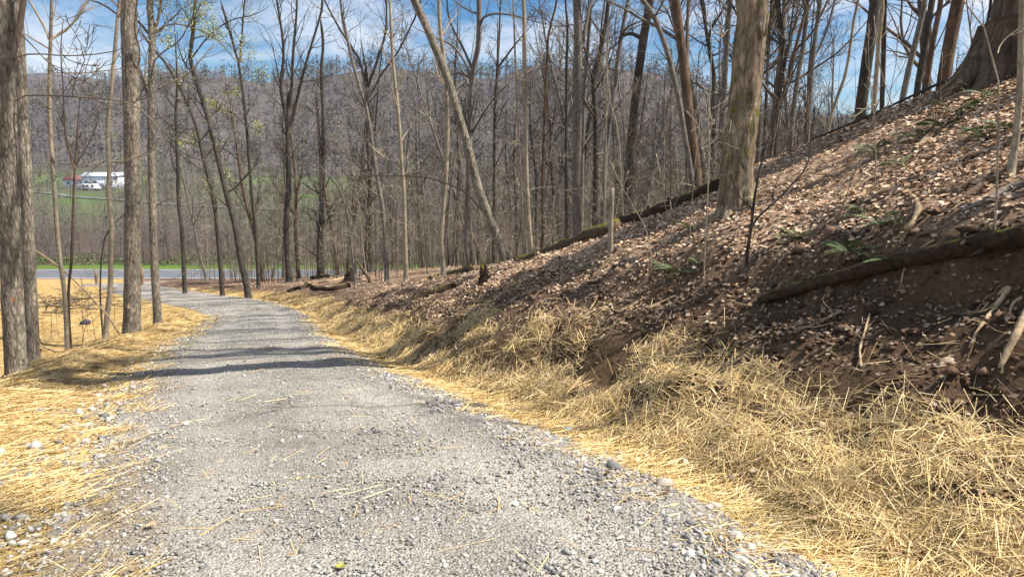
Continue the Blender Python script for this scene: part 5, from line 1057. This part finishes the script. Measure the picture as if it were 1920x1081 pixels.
# ------------------------------------------------------------------ labels for the copies: counted from a tree one can find
def count_labels():
    marks = [(0, 'the left edge of the photo'), (31, 'the paint-dotted trunk'), (126, 'the slim wavy trunk'), (247, 'the thick roadside trunk'), (292, 'the second roadside trunk'), (346, 'the dark trunk beyond the bend'), (440, 'the leafing leaning tree'), (540, 'the three-stemmed tree'), (605, 'the dark straight trunk'), (715, 'the slim mottled trunk'), (757, 'the straight pale trunk'), (832, 'the wavy pale trunk'), (900, 'the long leaning trunk'), (990, 'the trunk by the mossy log'), (1082, 'the medium grey trunk'), (1190, 'the big slanting trunk'), (1295, 'the brown leaning trunk'), (1385, 'the flaky-barked trunk'), (1520, 'the upright grey crest trunk'), (1640, 'the pale pole on the crest'), (1775, 'the thick brown trunk'), (1930, 'the giant trunk')]
    ordn = 'first second third fourth fifth sixth seventh eighth ninth tenth eleventh twelfth thirteenth fourteenth fifteenth sixteenth seventeenth eighteenth nineteenth twentieth'.split() + ['further'] * 60
    hue = {'bark_grey': 'grey', 'bark_pale': 'pale', 'bark_dark': 'dark', 'bark_brown': 'brown'}
    bpy.context.view_layer.update(); buckets = {}
    for o in list(sc.objects):
        if o.parent is None and o.get('group') and o.type == 'EMPTY' and o.get('category') in ('tree', 'sapling', 'seedling'):
            p = project(np.array(o.location) + np.array([0, 0, 1.0 if o['category'] != 'seedling' else .3])); tr = [c for c in o.children if c.name.startswith('trunk')][0]; h = hue[tr.data.materials[0].name]
            m = [q for q in marks if q[0] <= p[0]]; m = m[-1][1] if m else marks[0][1]
            buckets.setdefault((o['category'], o['group'], h, m), []).append((float(p[0]), o))
    size = {'tree': 'tall bare tree', 'sapling': 'bare sapling', 'seedling': 'bare seedling'}
    where = {'saplings crowded beyond the driveway bend': 'beyond the bend', 'tall bare trees beyond the driveway bend': 'beyond the bend', 'bare trees behind the crest': 'behind the crest', 'bare saplings behind the crest': 'behind the crest', 'bare trees beyond the left gully': 'beyond the gully', 'bare saplings beyond the left gully': 'beyond the gully', 'thin seedlings on the leaf slope': 'on leaves', 'bare trees up the slope at right': 'up the slope'}
    for (c, g, h, m), l in buckets.items():
        l.sort(key=lambda q: q[0])
        for k, (_, o) in enumerate(l):
            n_ = ordn[k] + ' ' if len(l) > 1 else ''
            o['label'] = f"{n_}{h} {size[c]} right of {m}, {where[g]}"
count_labels()
# ------------------------------------------------------------------ haze in the valley air
def haze():
    zt = float(ZZ.max()) + 30; x0, x1, y0, y1, z0 = GX[0] - 40, GX[-1] + 40, GY[0] - 40, GY[-1] + 40, float(ZZ.min()) - 1
    mb = MB(); box(mb, ((x0 + x1) / 2, (y0 + y1) / 2, (z0 + zt) / 2), ((x1 - x0) / 2, (y1 - y0) / 2, (zt - z0) / 2))
    m = bpy.data.materials.new('haze'); m.use_nodes = True; nt = m.node_tree; nt.nodes.clear(); out = nt.nodes.new('ShaderNodeOutputMaterial'); pv = nt.nodes.new('ShaderNodeVolumePrincipled')
    pv.inputs['Color'].default_value = (.72, .83, 1, 1); pv.inputs['Density'].default_value = HAZE; pv.inputs['Anisotropy'].default_value = .1; nt.links.new(pv.outputs[0], out.inputs['Volume'])
    o = mb.build('haze', m); tag(o, 'faint blue haze in the valley air', 'haze', kind='stuff')
HAZE = .00012
haze()
